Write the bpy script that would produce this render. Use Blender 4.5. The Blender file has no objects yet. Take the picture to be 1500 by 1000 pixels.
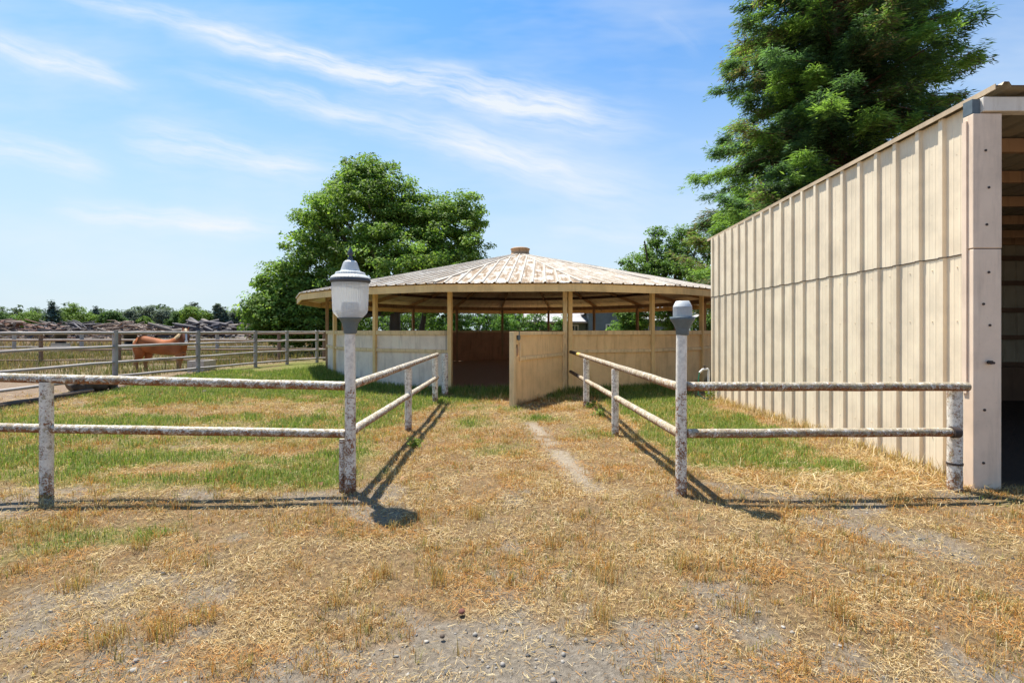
import bpy, bmesh, math, random
import numpy as np
from mathutils import Vector, Matrix

R = math.radians
rng = np.random.default_rng(7)
random.seed(7)
scene = bpy.context.scene
COL = scene.collection
F, CXP, HY, EYE = 750.0, 750.0, 484.0, 1.5      # focal length in photo pixels, centre, horizon, eye height


def at(px, py, d):
    return Vector(((px - CXP) * d / F, d, EYE - (py - HY) * d / F))


# ------------------------------------------------------------------ noise
def vnoise(x, y, seed=0):
    xi = np.floor(x).astype(np.int64); yi = np.floor(y).astype(np.int64)
    fx = x - xi; fy = y - yi
    fx = fx * fx * (3 - 2 * fx); fy = fy * fy * (3 - 2 * fy)

    def h(a, b):
        n = (a * 374761393 + b * 668265263 + seed * 974711) & 0xffffffff
        n = ((n ^ (n >> 13)) * 1274126177) & 0xffffffff
        return ((n ^ (n >> 16)) & 0xffff) / 65535.0
    a = h(xi, yi); b = h(xi + 1, yi); c = h(xi, yi + 1); d = h(xi + 1, yi + 1)
    return (a * (1 - fx) + b * fx) * (1 - fy) + (c * (1 - fx) + d * fx) * fy


def fbm(x, y, scale, seed=0, octv=4):
    s = 0; a = .5; t = 0
    for o in range(octv):
        s = s + a * vnoise(x * scale, y * scale, seed + o * 17); t += a
        a *= .5; scale *= 2.03
    return s / t


def sstep(a, b, x):
    t = np.clip((x - a) / (b - a), 0, 1)
    return t * t * (3 - 2 * t)


# ------------------------------------------------------------------ scene tree helpers
def tag(o, label=None, cat=None, group=None, kind=None):
    if label: o['label'] = label
    if cat: o['category'] = cat
    if group: o['group'] = group
    if kind: o['kind'] = kind
    return o


def thing(name, label, cat, loc=(0, 0, 0), group=None):
    o = bpy.data.objects.new(name, None)
    COL.objects.link(o)
    o.location = loc
    o.empty_display_size = .2
    return tag(o, label, cat, group)


def wloc(o):
    v = Vector((0, 0, 0))
    while o is not None:
        v = v + o.location
        o = o.parent
    return v


class MB:
    """collects shapes given in world coordinates"""
    def __init__(s):
        s.v = []; s.f = []; s.m = []; s.uv = []; s.smooth = []

    def add(s, vs, fs, mi=0, uvs=None, smooth=False):
        b = len(s.v)
        s.v.extend([Vector(p) for p in vs])
        for k, f in enumerate(fs):
            s.f.append([b + i for i in f]); s.m.append(mi)
            s.uv.append(uvs[k] if uvs else None); s.smooth.append(smooth)

    def obox(s, c, ax, h, mi=0):
        c = Vector(c); x, y, z = [Vector(a).normalized() * hh for a, hh in zip(ax, h)]
        vs = [c + x * i + y * j + z * k for i in (-1, 1) for j in (-1, 1) for k in (-1, 1)]
        fs = [(0, 1, 3, 2), (4, 6, 7, 5), (0, 4, 5, 1), (2, 3, 7, 6), (0, 2, 6, 4), (1, 5, 7, 3)]
        if x.cross(y).dot(z) < 0: fs = [f[::-1] for f in fs]
        s.add(vs, fs, mi)

    def box(s, lo, hi, mi=0):
        lo = Vector(lo); hi = Vector(hi)
        s.obox((lo + hi) / 2, ((1, 0, 0), (0, 1, 0), (0, 0, 1)), (hi - lo) / 2, mi)

    def beam(s, p0, p1, w, h, mi=0, up=(0, 0, 1)):
        p0 = Vector(p0); p1 = Vector(p1); d = (p1 - p0)
        x = d.normalized(); u = Vector(up); y = u.cross(x)
        if y.length < 1e-4: y = Vector((1, 0, 0)).cross(x)
        y.normalize(); z = x.cross(y)
        s.obox((p0 + p1) / 2, (x, y, z), (d.length / 2, w / 2, h / 2), mi)

    def tube(s, pts, r, seg=12, mi=0, cap=True, jit=0):
        pts = [Vector(p) for p in pts]
        rs = r if isinstance(r, (list, tuple)) else [r] * len(pts)
        rings = []; n0 = None; vs = []
        for i, p in enumerate(pts):
            a = pts[max(i - 1, 0)]; b = pts[min(i + 1, len(pts) - 1)]
            t = (b - a).normalized()
            if n0 is None:
                n0 = t.cross(Vector((0, 0, 1)))
                if n0.length < 1e-3: n0 = t.cross(Vector((1, 0, 0)))
            n0 = (n0 - t * n0.dot(t)).normalized()
            bn = t.cross(n0)
            for k in range(seg):
                an = 2 * math.pi * k / seg
                rr = rs[i] * (1 + jit * (random.random() - .5))
                vs.append(p + (n0 * math.cos(an) + bn * math.sin(an)) * rr)
        fs = []
        for i in range(len(pts) - 1):
            for k in range(seg):
                k2 = (k + 1) % seg
                fs.append((i * seg + k, i * seg + k2, (i + 1) * seg + k2, (i + 1) * seg + k))
        s.add(vs, fs, mi, smooth=True)
        if cap:
            s.add(vs[:seg], [tuple(range(seg))[::-1]], mi)
            s.add(vs[-seg:], [tuple(range(seg))], mi)

    def lathe(s, prof, c, seg=32, mi=0, flute=0, nfl=24, smooth=True):
        c = Vector(c); vs = []
        for (r, z) in prof:
            for k in range(seg):
                an = 2 * math.pi * k / seg
                rr = r
                if flute: rr = r * (1 - flute * (1 if k % 2 else 0))
                vs.append(c + Vector((rr * math.cos(an), rr * math.sin(an), z)))
        fs = []
        for i in range(len(prof) - 1):
            for k in range(seg):
                k2 = (k + 1) % seg
                fs.append((i * seg + k, i * seg + k2, (i + 1) * seg + k2, (i + 1) * seg + k))
        s.add(vs, fs, mi, smooth=smooth and not flute)

    def build(s, name, mats, parent=None, bevel=0, loc=None):
        if not isinstance(mats, (list, tuple)): mats = [mats]
        org = wloc(parent) if parent is not None else Vector(loc or (0, 0, 0))
        me = bpy.data.meshes.new(name)
        me.from_pydata([tuple(v - org) for v in s.v], [], s.f)
        for m in mats: me.materials.append(m)
        me.polygons.foreach_set('material_index', s.m)
        me.polygons.foreach_set('use_smooth', s.smooth)
        if any(u is not None for u in s.uv):
            lay = me.uv_layers.new(name='UVMap'); li = 0
            for f, u in zip(s.f, s.uv):
                for k in range(len(f)):
                    lay.data[li].uv = u[k] if u else (0, 0)
                    li += 1
        me.update()
        o = bpy.data.objects.new(name, me)
        COL.objects.link(o)
        if parent is not None: o.parent = parent
        else: o.location = org
        if bevel:
            b = o.modifiers.new('bevel', 'BEVEL'); b.width = bevel; b.segments = 2; b.limit_method = 'ANGLE'
        return o


def np_mesh(name, V, Q, cols, mat, parent=None, smooth=False, loc=None):
    """big meshes: V (n,3), Q (m,k) all faces with k corners, cols (n,3)"""
    org = wloc(parent) if parent is not None else Vector(loc or (0, 0, 0))
    V = np.asarray(V, np.float32) - np.array(org, np.float32)
    Q = np.asarray(Q, np.int32); m, k = Q.shape
    me = bpy.data.meshes.new(name)
    me.vertices.add(len(V)); me.vertices.foreach_set('co', np.ascontiguousarray(V, np.float32).ravel())
    me.loops.add(m * k); me.loops.foreach_set('vertex_index', Q.ravel())
    me.polygons.add(m)
    me.polygons.foreach_set('loop_start', np.arange(0, m * k, k, dtype=np.int32))
    me.polygons.foreach_set('loop_total', np.full(m, k, np.int32))
    if smooth: me.polygons.foreach_set('use_smooth', np.ones(m, bool))
    if cols is not None:
        at_ = me.color_attributes.new('Col', 'FLOAT_COLOR', 'POINT')
        c4 = np.ones((len(V), 4), np.float32); c4[:, :3] = cols
        at_.data.foreach_set('color', c4.ravel())
    me.update(calc_edges=True)
    for mm in (mat if isinstance(mat, (list, tuple)) else [mat]): me.materials.append(mm)
    o = bpy.data.objects.new(name, me); COL.objects.link(o)
    if parent is not None: o.parent = parent
    else: o.location = org
    return o


# ------------------------------------------------------------------ material helpers
class NT:
    def __init__(s, name):
        s.m = bpy.data.materials.new(name); s.m.use_nodes = True
        s.t = s.m.node_tree; s.t.nodes.clear()
        s.out = s.t.nodes.new('ShaderNodeOutputMaterial')
        s.tc = None

    def set(s, sock, val):
        if isinstance(val, bpy.types.NodeSocket): s.t.links.new(val, sock)
        elif isinstance(val, tuple) and len(val) == 3 and sock.type == 'RGBA': sock.default_value = (*val, 1)
        else: sock.default_value = val

    def n(s, typ, props=None, **inp):
        nd = s.t.nodes.new(typ)
        for k, v in (props or {}).items(): setattr(nd, k, v)
        for k, v in inp.items():
            s.set(nd.inputs[int(k[1:])] if k[0] == 'i' and k[1:].isdigit() else nd.inputs[k.replace('_', ' ')], v)
        return nd

    def co(s, which='Object', scale=None):
        if s.tc is None: s.tc = s.t.nodes.new('ShaderNodeTexCoord')
        v = s.tc.outputs[which]
        if scale is not None:
            mp = s.n('ShaderNodeMapping', Vector=v); mp.inputs['Scale'].default_value = scale
            v = mp.outputs[0]
        return v

    def noise(s, scale, detail=4, rough=.55, vec=None, dist=0.0):
        return s.n('ShaderNodeTexNoise', Vector=vec if vec is not None else s.co(), Scale=scale, Detail=detail,
                   Roughness=rough, Distortion=dist).outputs[0]

    def ramp(s, fac, stops):
        nd = s.n('ShaderNodeValToRGB', Fac=fac)
        el = nd.color_ramp.elements
        while len(el) > 1: el.remove(el[0])
        first = True
        for p, c in stops:
            e = el[0] if first else el.new(p)
            first = False
            e.position = p
            c = (c, c, c) if isinstance(c, (int, float)) else c
            e.color = (*c, 1)
        return nd.outputs[0]

    def mix(s, f, a, b, mode='MIX'):
        nd = s.n('ShaderNodeMix', {'data_type': 'RGBA', 'blend_type': mode})
        s.set(nd.inputs[0], f); s.set(nd.inputs[6], a); s.set(nd.inputs[7], b)
        return nd.outputs[2]

    def math(s, op, a, b=0.0, clamp=False):
        nd = s.n('ShaderNodeMath', {'operation': op, 'use_clamp': clamp})
        s.set(nd.inputs[0], a); s.set(nd.inputs[1], b)
        return nd.outputs[0]

    def attr(s, name, out='Fac'):
        return s.n('ShaderNodeAttribute', {'attribute_name': name}).outputs[out]

    def bump(s, h, strength=.3, dist=.01):
        return s.n('ShaderNodeBump', Strength=strength, Distance=dist, Height=h).outputs[0]

    def done(s, col, rough=.7, nrm=None, metal=0.0, spec=.3, trans=None):
        p = s.n('ShaderNodeBsdfPrincipled', Base_Color=col, Roughness=rough, Metallic=metal)
        if trans: spec = .15
        p.inputs['Specular IOR Level'].default_value = spec
        if nrm is not None: s.set(p.inputs['Normal'], nrm)
        sh = p.outputs[0]
        if trans:
            tr = s.n('ShaderNodeBsdfTranslucent', Color=trans[1])
            mx = s.n('ShaderNodeMixShader', Fac=trans[0], i1=sh, i2=tr.outputs[0])
            sh = mx.outputs[0]
        s.t.links.new(sh, s.out.inputs[0])
        return s.m


def m_rusty(name, bias=0.0, clean_top=None, lichen=.5):
    t = NT(name)
    n1 = t.noise(13, 8, .75); n2 = t.noise(62, 5, .7); n3 = t.noise(19, 6, .7)
    geo = t.n('ShaderNodeNewGeometry')
    sep = t.n('ShaderNodeSeparateXYZ', Vector=geo.outputs['Normal'])
    r = t.math('ADD', t.math('MULTIPLY', n1, .55), t.math('MULTIPLY', n2, .45))
    r = t.math('ADD', r, t.math('MULTIPLY', sep.outputs[2], -.075))
    r = t.math('ADD', r, bias)
    if name.endswith('post') or name.endswith('pole'):
        ob = t.n('ShaderNodeSeparateXYZ', Vector=t.co()).outputs[2]
        zb = t.n('ShaderNodeMapRange', Value=ob); zb.inputs[1].default_value = 0; zb.inputs[2].default_value = .22; zb.inputs[3].default_value = .10; zb.inputs[4].default_value = 0
        r = t.math('ADD', r, zb.outputs[0])
    if clean_top:
        oz = t.n('ShaderNodeSeparateXYZ', Vector=t.co()).outputs[2]
        zz = t.n('ShaderNodeMapRange', Value=oz); zz.inputs[1].default_value = clean_top[0]; zz.inputs[2].default_value = clean_top[1]
        zz.inputs[3].default_value = -.012; zz.inputs[4].default_value = -.2
        r = t.math('ADD', r, zz.outputs[0])
    msk = t.ramp(r, [(.475, 0), (.535, 1)])
    paint = t.ramp(n3, [(.3, (.50, .46, .41)), (.55, (.78, .72, .63)), (.75, (.83, .78, .70))])
    rust = t.ramp(n2, [(.3, (.055, .028, .018)), (.5, (.19, .075, .032)), (.66, (.36, .15, .055)), (.8, (.42, .27, .12))])
    col = t.mix(msk, paint, rust)
    lm = t.ramp(t.math('ADD', t.noise(28, 6, .75), t.math('MULTIPLY', sep.outputs[2], .07)), [(.60 - .1 * lichen, 0), (.66 - .1 * lichen, 1)])
    lc = t.ramp(n2, [(.33, (.07, .055, .04)), (.48, (.27, .21, .13)), (.60, (.50, .41, .24)), (.72, (.62, .55, .42))])
    if clean_top: lm = t.math('MULTIPLY', lm, msk)
    col = t.mix(t.math('MULTIPLY', lm, .85), col, lc)
    return t.done(col, t.mix(msk, (.5, .5, .5), (.9, .9, .9)), t.bump(t.math('ADD', msk, n2), .5, .006))


def m_paint(name, base, dirt=(.12, .085, .05), amt=.35, streak=True, rough=.65, bottom=None, grain=0.0):
    t = NT(name)
    vec = t.co(scale=(6, 6, .7)) if streak else t.co()
    n1 = t.noise(1.5, 7, .65, vec); n2 = t.noise(2.2, 6, .6); n3 = t.noise(30, 4, .6)
    b2 = tuple(c * .82 for c in base); b3 = tuple(min(c * 1.1, .85) for c in base)
    col = t.ramp(n2, [(.3, b2), (.55, base), (.75, b3)])
    f = t.math('MULTIPLY', t.ramp(n1, [(.5, 0), (.72, 1)]), amt)
    col = t.mix(f, col, dirt)
    sp = t.ramp(n3, [(.66, 0), (.74, 1)])
    col = t.mix(t.math('MULTIPLY', sp, amt * .8), col, dirt)
    if bottom:
        oz = t.n('ShaderNodeSeparateXYZ', Vector=t.co()).outputs[2]
        k = t.math('ADD', oz, t.math('MULTIPLY', t.noise(5, 6, .7), bottom * 1.4))
        k = t.n('ShaderNodeMapRange', Value=k); k.inputs[1].default_value = bottom * .75; k.inputs[2].default_value = bottom * 1.15
        k.inputs[3].default_value = .85; k.inputs[4].default_value = 0
        col = t.mix(k.outputs[0], col, (.17, .10, .05))
    return t.done(col, rough, t.bump(t.math('ADD', n3, t.math('MULTIPLY', n1, grain)), .12, .004))


M = {}
M['rail'] = m_rusty('rusty_white_pipe', .008, None, 1.0)
M['rail_dark'] = m_rusty('lichened_rusty_pipe', .03, None, 1.35)
M['lamp_pole'] = m_rusty('peeling_white_pole', -.006, (.9, 1.3), .5)
M['post'] = m_rusty('rusty_white_post', -.045, None, .6)
M['tan'] = m_paint('tan_timber', (.82, .56, .25), amt=.2)
M['tan_old'] = m_paint('tan_timber_worn', (.80, .58, .31), dirt=(.16, .08, .035), amt=.5)
M['tan_panel'] = m_paint('tan_plywood', (.84, .56, .27), dirt=(.34, .17, .06), amt=.42, bottom=.26)
M['white_panel'] = m_paint('offwhite_plywood', (.84, .69, .53), dirt=(.28, .19, .12), amt=.4, bottom=.18)
M['brown_panel'] = m_paint('brown_plywood', (.60, .32, .18), dirt=(.26, .12, .065), amt=.6)
M['dark_wood'] = m_paint('dark_timber', (.13, .075, .045), dirt=(.05, .03, .02), amt=.5)
M['rafter'] = m_paint('rafter_timber', (.46, .28, .15), dirt=(.10, .055, .03), amt=.5)
M['shed_wall'] = m_paint('tan_sheet_metal', (.80, .675, .50), dirt=(.50, .39, .26), amt=.16, rough=.5, streak=False, bottom=.10)
M['shed_post'] = m_paint('cream_timber', (.80, .62, .47), dirt=(.30, .22, .17), amt=.35)
M['shed_beam'] = m_paint('white_timber', (.74, .68, .60), dirt=(.25, .16, .08), amt=.4)
M['purlin'] = m_paint('rusty_purlin', (.36, .22, .13), dirt=(.10, .05, .03), amt=.7)
M['shed_roof'] = m_paint('shed_roof_metal', (.55, .42, .28), dirt=(.2, .12, .06), amt=.35, rough=.5)
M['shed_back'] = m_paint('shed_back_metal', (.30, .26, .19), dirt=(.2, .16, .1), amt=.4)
M['house_wall'] = m_paint('slate_siding', (.13, .17, .19), amt=.1)
M['house_green'] = m_paint('green_grey_siding', (.13, .16, .13), amt=.1)
M['house_roof'] = m_paint('grey_shingle', (.42, .40, .39), amt=.3, streak=False)
M['house_white'] = m_paint('white_trim', (.75, .75, .74), amt=.1)
M['concrete'] = m_paint('concrete', (.48, .42, .36), amt=.4, streak=False)
M['weathered'] = m_paint('weathered_fence', (.40, .36, .33), dirt=(.13, .09, .07), amt=.6, streak=False)
M['brown_pipe'] = m_paint('brown_rusty_fence', (.24, .15, .10), dirt=(.10, .055, .035), amt=.6, streak=False)
M['bark'] = m_paint('bark', (.10, .07, .05), dirt=(.03, .02, .015), amt=.6)
M['bark_red'] = m_paint('redwood_bark', (.15, .08, .05), dirt=(.05, .03, .02), amt=.6)
M['log'] = m_paint('old_log', (.10, .07, .05), dirt=(.02, .016, .013), amt=.7)
M['yellow'] = m_paint('yellow_rail_paint', (.62, .42, .12), dirt=(.2, .1, .04), amt=.5, streak=False)


def m_plain(name, col, rough=.5, metal=0.0, var=.15, spec=.4):
    t = NT(name)
    n = t.noise(14, 5, .6)
    c = t.ramp(n, [(.3, tuple(x * (1 - var) for x in col)), (.7, tuple(min(1, x * (1 + var)) for x in col))])
    return t.done(c, rough, t.bump(n, .08, .003), metal, spec)


M['lamp_grey'] = m_plain('lamp_grey_paint', (.10, .13, .15), .5)
M['lamp_dark'] = m_plain('lamp_dark_rim', (.06, .07, .09), .5)
M['lamp_cap'] = m_paint('lamp_cap_plastic', (.60, .61, .60), dirt=(.25, .22, .18), amt=.35, rough=.4)
M['black'] = m_plain('black_plastic', (.02, .02, .022), .5)
M['hose'] = m_plain('green_hose', (.03, .22, .12), .4)
M['iron'] = m_plain('dark_iron', (.05, .035, .03), .7, var=.4)
M['window'] = m_plain('window_glass', (.05, .06, .07), .08)
M['stone_red'] = m_plain('red_brown_stone', (.16, .06, .04), .9, var=.4)


def m_globe():
    t = NT('prismatic_globe')
    n = t.noise(9, 5, .6); oz = t.n('ShaderNodeSeparateXYZ', Vector=t.co()).outputs[2]
    p = t.n('ShaderNodeBsdfPrincipled', Base_Color=t.ramp(n, [(.3, (.72, .70, .66)), (.6, (.86, .86, .85))]), Roughness=.28)
    tr = t.n('ShaderNodeBsdfTranslucent', Color=(.95, .95, .95))
    tp = t.n('ShaderNodeBsdfTransparent', Color=(.9, .9, .9))
    m1 = t.n('ShaderNodeMixShader', Fac=.80, i1=p.outputs[0], i2=tr.outputs[0])
    m2 = t.n('ShaderNodeMixShader', Fac=.30, i1=m1.outputs[0], i2=tp.outputs[0])
    t.t.links.new(m2.outputs[0], t.out.inputs[0])
    return t.m


M['globe'] = m_globe()


def m_roof():
    t = NT('weathered_roof_metal')
    uv = t.co('UV')
    mp = t.n('ShaderNodeMapping', Vector=uv); mp.inputs['Scale'].default_value = (4.5, .8, 1)
    n1 = t.noise(1.5, 8, .68, mp.outputs[0]); n2 = t.noise(1.4, 7, .7); n3 = t.noise(26, 4, .6)
    f = t.math('ADD', t.math('MULTIPLY', n1, .65), t.math('MULTIPLY', n2, .35))
    col = t.ramp(f, [(.38, (.13, .075, .035)), (.47, (.26, .17, .09)), (.53, (.39, .335, .27)), (.60, (.60, .57, .53))])
    su = t.n('ShaderNodeSeparateXYZ', Vector=uv).outputs[0]
    fr = t.math('ABSOLUTE', t.math('SUBTRACT', t.math('FRACT', t.math('ADD', t.math('DIVIDE', su, .29), .5)), .5))
    ribm = t.ramp(t.math('ADD', fr, t.math('MULTIPLY', t.math('SUBTRACT', n2, .5), .12)), [(.09, 1), (.17, 0)])
    col = t.mix(t.math('MULTIPLY', ribm, .75), col, t.ramp(n3, [(.35, (.34, .28, .21)), (.6, (.62, .57, .50))]))
    col = t.mix(t.math('MULTIPLY', t.ramp(n3, [(.6, 0), (.75, 1)]), .4), col, (.25, .16, .09))
    return t.done(col, .65, t.bump(n3, .1, .004))


M['roof'] = m_roof()
M['roof_under'] = m_paint('roof_underside', (.82, .66, .47), dirt=(.36, .22, .12), amt=.35, streak=False)


def m_leaf(name, rough=.5, tr=.35, trcol=1.6):
    t = NT(name)
    c = t.attr('Col', 'Color')
    tc = t.mix(1.0, c, (trcol, trcol * 1.05, trcol * .55), 'MULTIPLY')
    return t.done(c, rough, spec=.35, trans=(tr, tc))


M['leaf'] = m_leaf('broad_leaf', .62, .38, 1.8)
M['needle'] = m_leaf('conifer_needles', .6, .38, 1.7)
M['far_leaf'] = m_leaf('far_foliage', .7, .2, 1.4)
M['grass'] = m_leaf('green_grass', .6, .35, 1.35)
M['straw'] = m_leaf('dry_straw', .7, .25, 1.2)
M['stones'] = m_leaf('gravel_stone', .9, 0.001, 1)
M['hide'] = m_leaf('chestnut_coat', .7, .001, 1)

# ------------------------------------------------------------------ pavilion numbers
PCX, PCY, PR, PRR = .31, 19.4, 6.9, 7.85
PANG = [R(-15.6), R(9.3)]
step = (360 - 24.9) / 17
for i in range(1, 17): PANG.append(R(9.3 + step * i))      # 18 corners, first bay is the gate


def ppos(a, r, z=0): return Vector((PCX + r * math.sin(a), PCY - r * math.cos(a), z))


# ------------------------------------------------------------------ ground masks
def hgt(x, y):
    h = (fbm(x, y, .6, 3, 3) - .5) * .07 + (fbm(x, y, 3.1, 9, 2) - .5) * .02
    w = sstep(-3, -6.5, x) * sstep(12, 15, y) * sstep(-13, -10, x)
    return (h - .0) * sstep(1200, 60, np.hypot(x, y)) + .16 * w


def bump1(x, y, cx, cy, rx, ry):
    return np.exp(-(((x - cx) / rx) ** 2 + ((y - cy) / ry) ** 2))


def masks(x, y):
    """green, bare gravel, bare soil; patches of the ground as they lie"""
    d = np.hypot(x - PCX, y - PCY)
    inpav = sstep(PR + .1, PR - .2, d)
    left = sstep(-1.5, -2.0, x) * sstep(4.5, 5.3, y)
    right = sstep(1.6, 2.1, x) * sstep(5.0, 5.7, y) * sstep(4.5, 3.6, x + .35 * (fbm(x, y, 1.5, 61) - .5))
    path = sstep(1.7, 1.2, np.abs(x)) * sstep(4.5, 5.0, y)
    base = .05 + .47 * left + .68 * right + .12 * path * sstep(6, 9, y)
    base = base + .50 * sstep(PR + 2.4, PR + .6, d) * (1 - inpav)
    base = base + .33 * bump1(x, y, -3.1, 3.75, .7, .3) + .35 * bump1(x, y, -2.4, 5.05, 1.0, .35) + .4 * bump1(x, y, -1.9, 5.4, .6, .5)
    base = base + .5 * bump1(x, y, -.75, 8.3, .35, .6) + .5 * bump1(x, y, .5, 8.6, .5, .35) + .3 * bump1(x, y, -.1, 6.3, .5, .5) + .4 * bump1(x, y, 1.2, 7.6, .5, 1.2)
    base = base + .35 * bump1(x, y, -4.6, 6.0, .9, .35) + .3 * bump1(x, y, -6.0, 8.3, 2.2, .5) - .35 * bump1(x, y, -5.4, 9.6, 2.4, .6) - .30 * bump1(x, y, -3.4, 6.6, 1.2, .35) - .3 * bump1(x, y, -3.3, 5.6, 1.2, .25)
    base = base + .35 * bump1(x, y, -1.5, 10.5, 1.2, 1.0) + .3 * bump1(x, y, -6.5, 13.5, 2.5, 2.0)
    n = fbm(x, y, 1.1, 21, 4) * .55 + fbm(x, y, 4.5, 33, 3) * .45
    g = sstep(.30, .66, n + (base - .5) * .75)
    pasture = sstep(-9.6, -10.2, x) + sstep(20, 23, y) * sstep(-6, -9, x)
    pasture = np.clip(pasture, 0, 1)
    g = g * (1 - pasture) + pasture * .55 * sstep(.45, .6, n) * sstep(14, 18, y)
    g = g * (1 - inpav)
    gn = fbm(x, y, .9, 55, 4) * .6 + fbm(x, y, 5, 77, 3) * .4
    gz = sstep(3.3, 2.2, y + .16 * np.abs(x - .3) - .2 * np.sin(x * 1.4)) * sstep(2.6, 1.2, x)
    gz = np.maximum(gz, .75 * sstep(2.9, 2.1, y) * sstep(.6, 2.4, x) * sstep(5, 3, x))
    gz = np.maximum(gz, .8 * sstep(3.1, 2.3, y) * sstep(.4, -.6, x))
    bare = sstep(.43, .62, gn + (gz - .5) * .38)
    tr = np.exp(-((x - (.45 - .126 * (y - 7.2))) / .13) ** 2) * sstep(4.3, 5.2, y) * sstep(8.8, 7.8, y)
    bare = np.maximum(bare, .75 * sstep(.60, .70, fbm(x, y, 1.7, 91, 4)) * (y < 5))
    bare = np.maximum(bare, tr * sstep(.35, .55, fbm(x, y, 3.2, 14, 3)))
    g = g * (1 - tr)
    soil = np.clip(.3 * pasture * sstep(17, 13, y) + .65 * pasture, 0, 1)
    soil = np.maximum(soil, tr * .35)
    return g, bare * (1 - g), soil, inpav, tr, pasture


def grid_axis(lo, hi, stp, far, grow=1.32):
    a = list(np.arange(lo, hi + 1e-6, stp))
    s = stp; p = lo
    pre = []
    while p > -far: s *= grow; p -= s; pre.append(p)
    s = stp; p = hi; post = []
    while p < far: s *= grow; p += s; post.append(p)
    return np.array(pre[::-1] + a + post)


def build_ground():
    xs = grid_axis(-12, 8, .07, 1500); ys = grid_axis(-1, 15, .07, 1500)
    X, Y = np.meshgrid(xs, ys)
    x = X.ravel(); y = Y.ravel(); z = hgt(x, y)
    V = np.stack([x, y, z], 1)
    nx = len(xs); ny = len(ys)
    i = np.arange((nx - 1) * (ny - 1)); r = i // (nx - 1); c = i % (nx - 1)
    Q = np.stack([r * nx + c, r * nx + c + 1, (r + 1) * nx + c + 1, (r + 1) * nx + c], 1)
    g, b, s, ip, tr, pas = masks(x, y)
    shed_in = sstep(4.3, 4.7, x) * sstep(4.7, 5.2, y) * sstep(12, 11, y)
    t = NT('dry_paddock_ground')
    A = lambda n: t.attr(n)
    n1 = t.noise(1.3, 6, .65); n2 = t.noise(28, 6, .7); n3 = t.noise(140, 3, .7); n4 = t.noise(6, 5, .65)
    vo = t.n('ShaderNodeTexVoronoi', Vector=t.co(), Scale=38.0)
    straw = t.ramp(t.math('ADD', t.math('MULTIPLY', n2, .5), t.math('MULTIPLY', n3, .5)),
                   [(.32, (.05, .033, .02)), (.45, (.15, .10, .055)), (.57, (.30, .205, .105)), (.74, (.50, .37, .20))])
    straw = t.mix(t.math('MULTIPLY', t.ramp(n4, [(.45, 0), (.7, 1)]), .45), straw, t.mix(n2, (.20, .10, .045), (.46, .26, .11)))
    grav = t.ramp(t.math('ADD', t.math('MULTIPLY', n3, .6), t.math('MULTIPLY', n2, .4)), [(.3, (.10, .083, .065)), (.5, (.23, .195, .155)), (.7, (.38, .33, .27))])
    grav = t.mix(t.math('MULTIPLY', t.ramp(vo.outputs['Distance'], [(.1, 1), (.35, 0)]), .35), grav, t.ramp(vo.outputs['Color'], [(.2, (.12, .10, .085)), (.8, (.42, .37, .31))]))
    grav = t.mix(.62, grav, t.ramp(n2, [(.3, (.13, .105, .08)), (.7, (.36, .30, .23))]))
    soil = t.ramp(t.math('ADD', t.math('MULTIPLY', n2, .6), t.math('MULTIPLY', n4, .4)), [(.3, (.13, .09, .06)), (.7, (.34, .25, .18))])
    grn = t.ramp(n2, [(.3, (.05, .06, .018)), (.55, (.17, .19, .045)), (.75, (.38, .33, .13))])
    pavc = t.ramp(n2, [(.3, (.38, .24, .165)), (.7, (.60, .41, .285))])
    col = t.mix(A('bare'), straw, grav)
    col = t.mix(A('soil'), col, soil)
    col = t.mix(A('green'), col, grn)
    col = t.mix(t.math('MULTIPLY', A('track'), .42), col, t.ramp(n2, [(.3, (.36, .28, .19)), (.7, (.62, .53, .40))]))
    col = t.mix(A('pav'), col, pavc)
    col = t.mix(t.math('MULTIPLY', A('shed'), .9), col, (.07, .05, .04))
    hgtn = t.math('ADD', n2, t.math('MULTIPLY', n3, .5))
    mat = t.done(col, .95, t.bump(hgtn, .9, .03), spec=.1)
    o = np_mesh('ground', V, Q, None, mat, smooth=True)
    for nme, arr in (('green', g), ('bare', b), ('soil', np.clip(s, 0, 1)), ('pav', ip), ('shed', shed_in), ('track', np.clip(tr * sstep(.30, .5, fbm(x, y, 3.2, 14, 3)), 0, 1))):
        a = o.data.attributes.new(nme, 'FLOAT', 'POINT'); a.data.foreach_set('value', arr.astype(np.float32))
    tag(o, kind='structure')


build_ground()


# ------------------------------------------------------------------ grass, straw, gravel
def blades(pts, ln, wd, lean, cols, az=None):
    """upright bent blades, 2 quads each"""
    n = len(pts)
    a = rng.uniform(0, 2 * np.pi, n) if az is None else az
    dx = np.cos(a); dy = np.sin(a)
    px = -dy * wd / 2; py = dx * wd / 2
    z0 = pts[:, 2] - .004
    mid = np.stack([pts[:, 0] + dx * ln * lean * .35, pts[:, 1] + dy * ln * lean * .35, z0 + ln * .6 * np.sqrt(np.clip(1 - (lean * .5) ** 2, .05, 1))], 1)
    tip = np.stack([pts[:, 0] + dx * ln * lean, pts[:, 1] + dy * ln * lean, z0 + ln * np.sqrt(np.clip(1 - lean ** 2, .02, 1))], 1)
    V = np.empty((n, 6, 3)); P = np.stack([px, py, np.zeros(n)], 1); B = pts.copy(); B[:, 2] = z0
    V[:, 0] = B - P; V[:, 1] = B + P; V[:, 2] = mid - P * .8; V[:, 3] = mid + P * .8; V[:, 4] = tip - P * .15; V[:, 5] = tip + P * .15
    b = (np.arange(n) * 6)[:, None]
    Q = np.concatenate([b + np.array([[0, 1, 3, 2]]), b + np.array([[2, 3, 5, 4]])], 1).reshape(-1, 4)
    return V.reshape(-1, 3), Q, np.repeat(cols, 6, 0)


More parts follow.
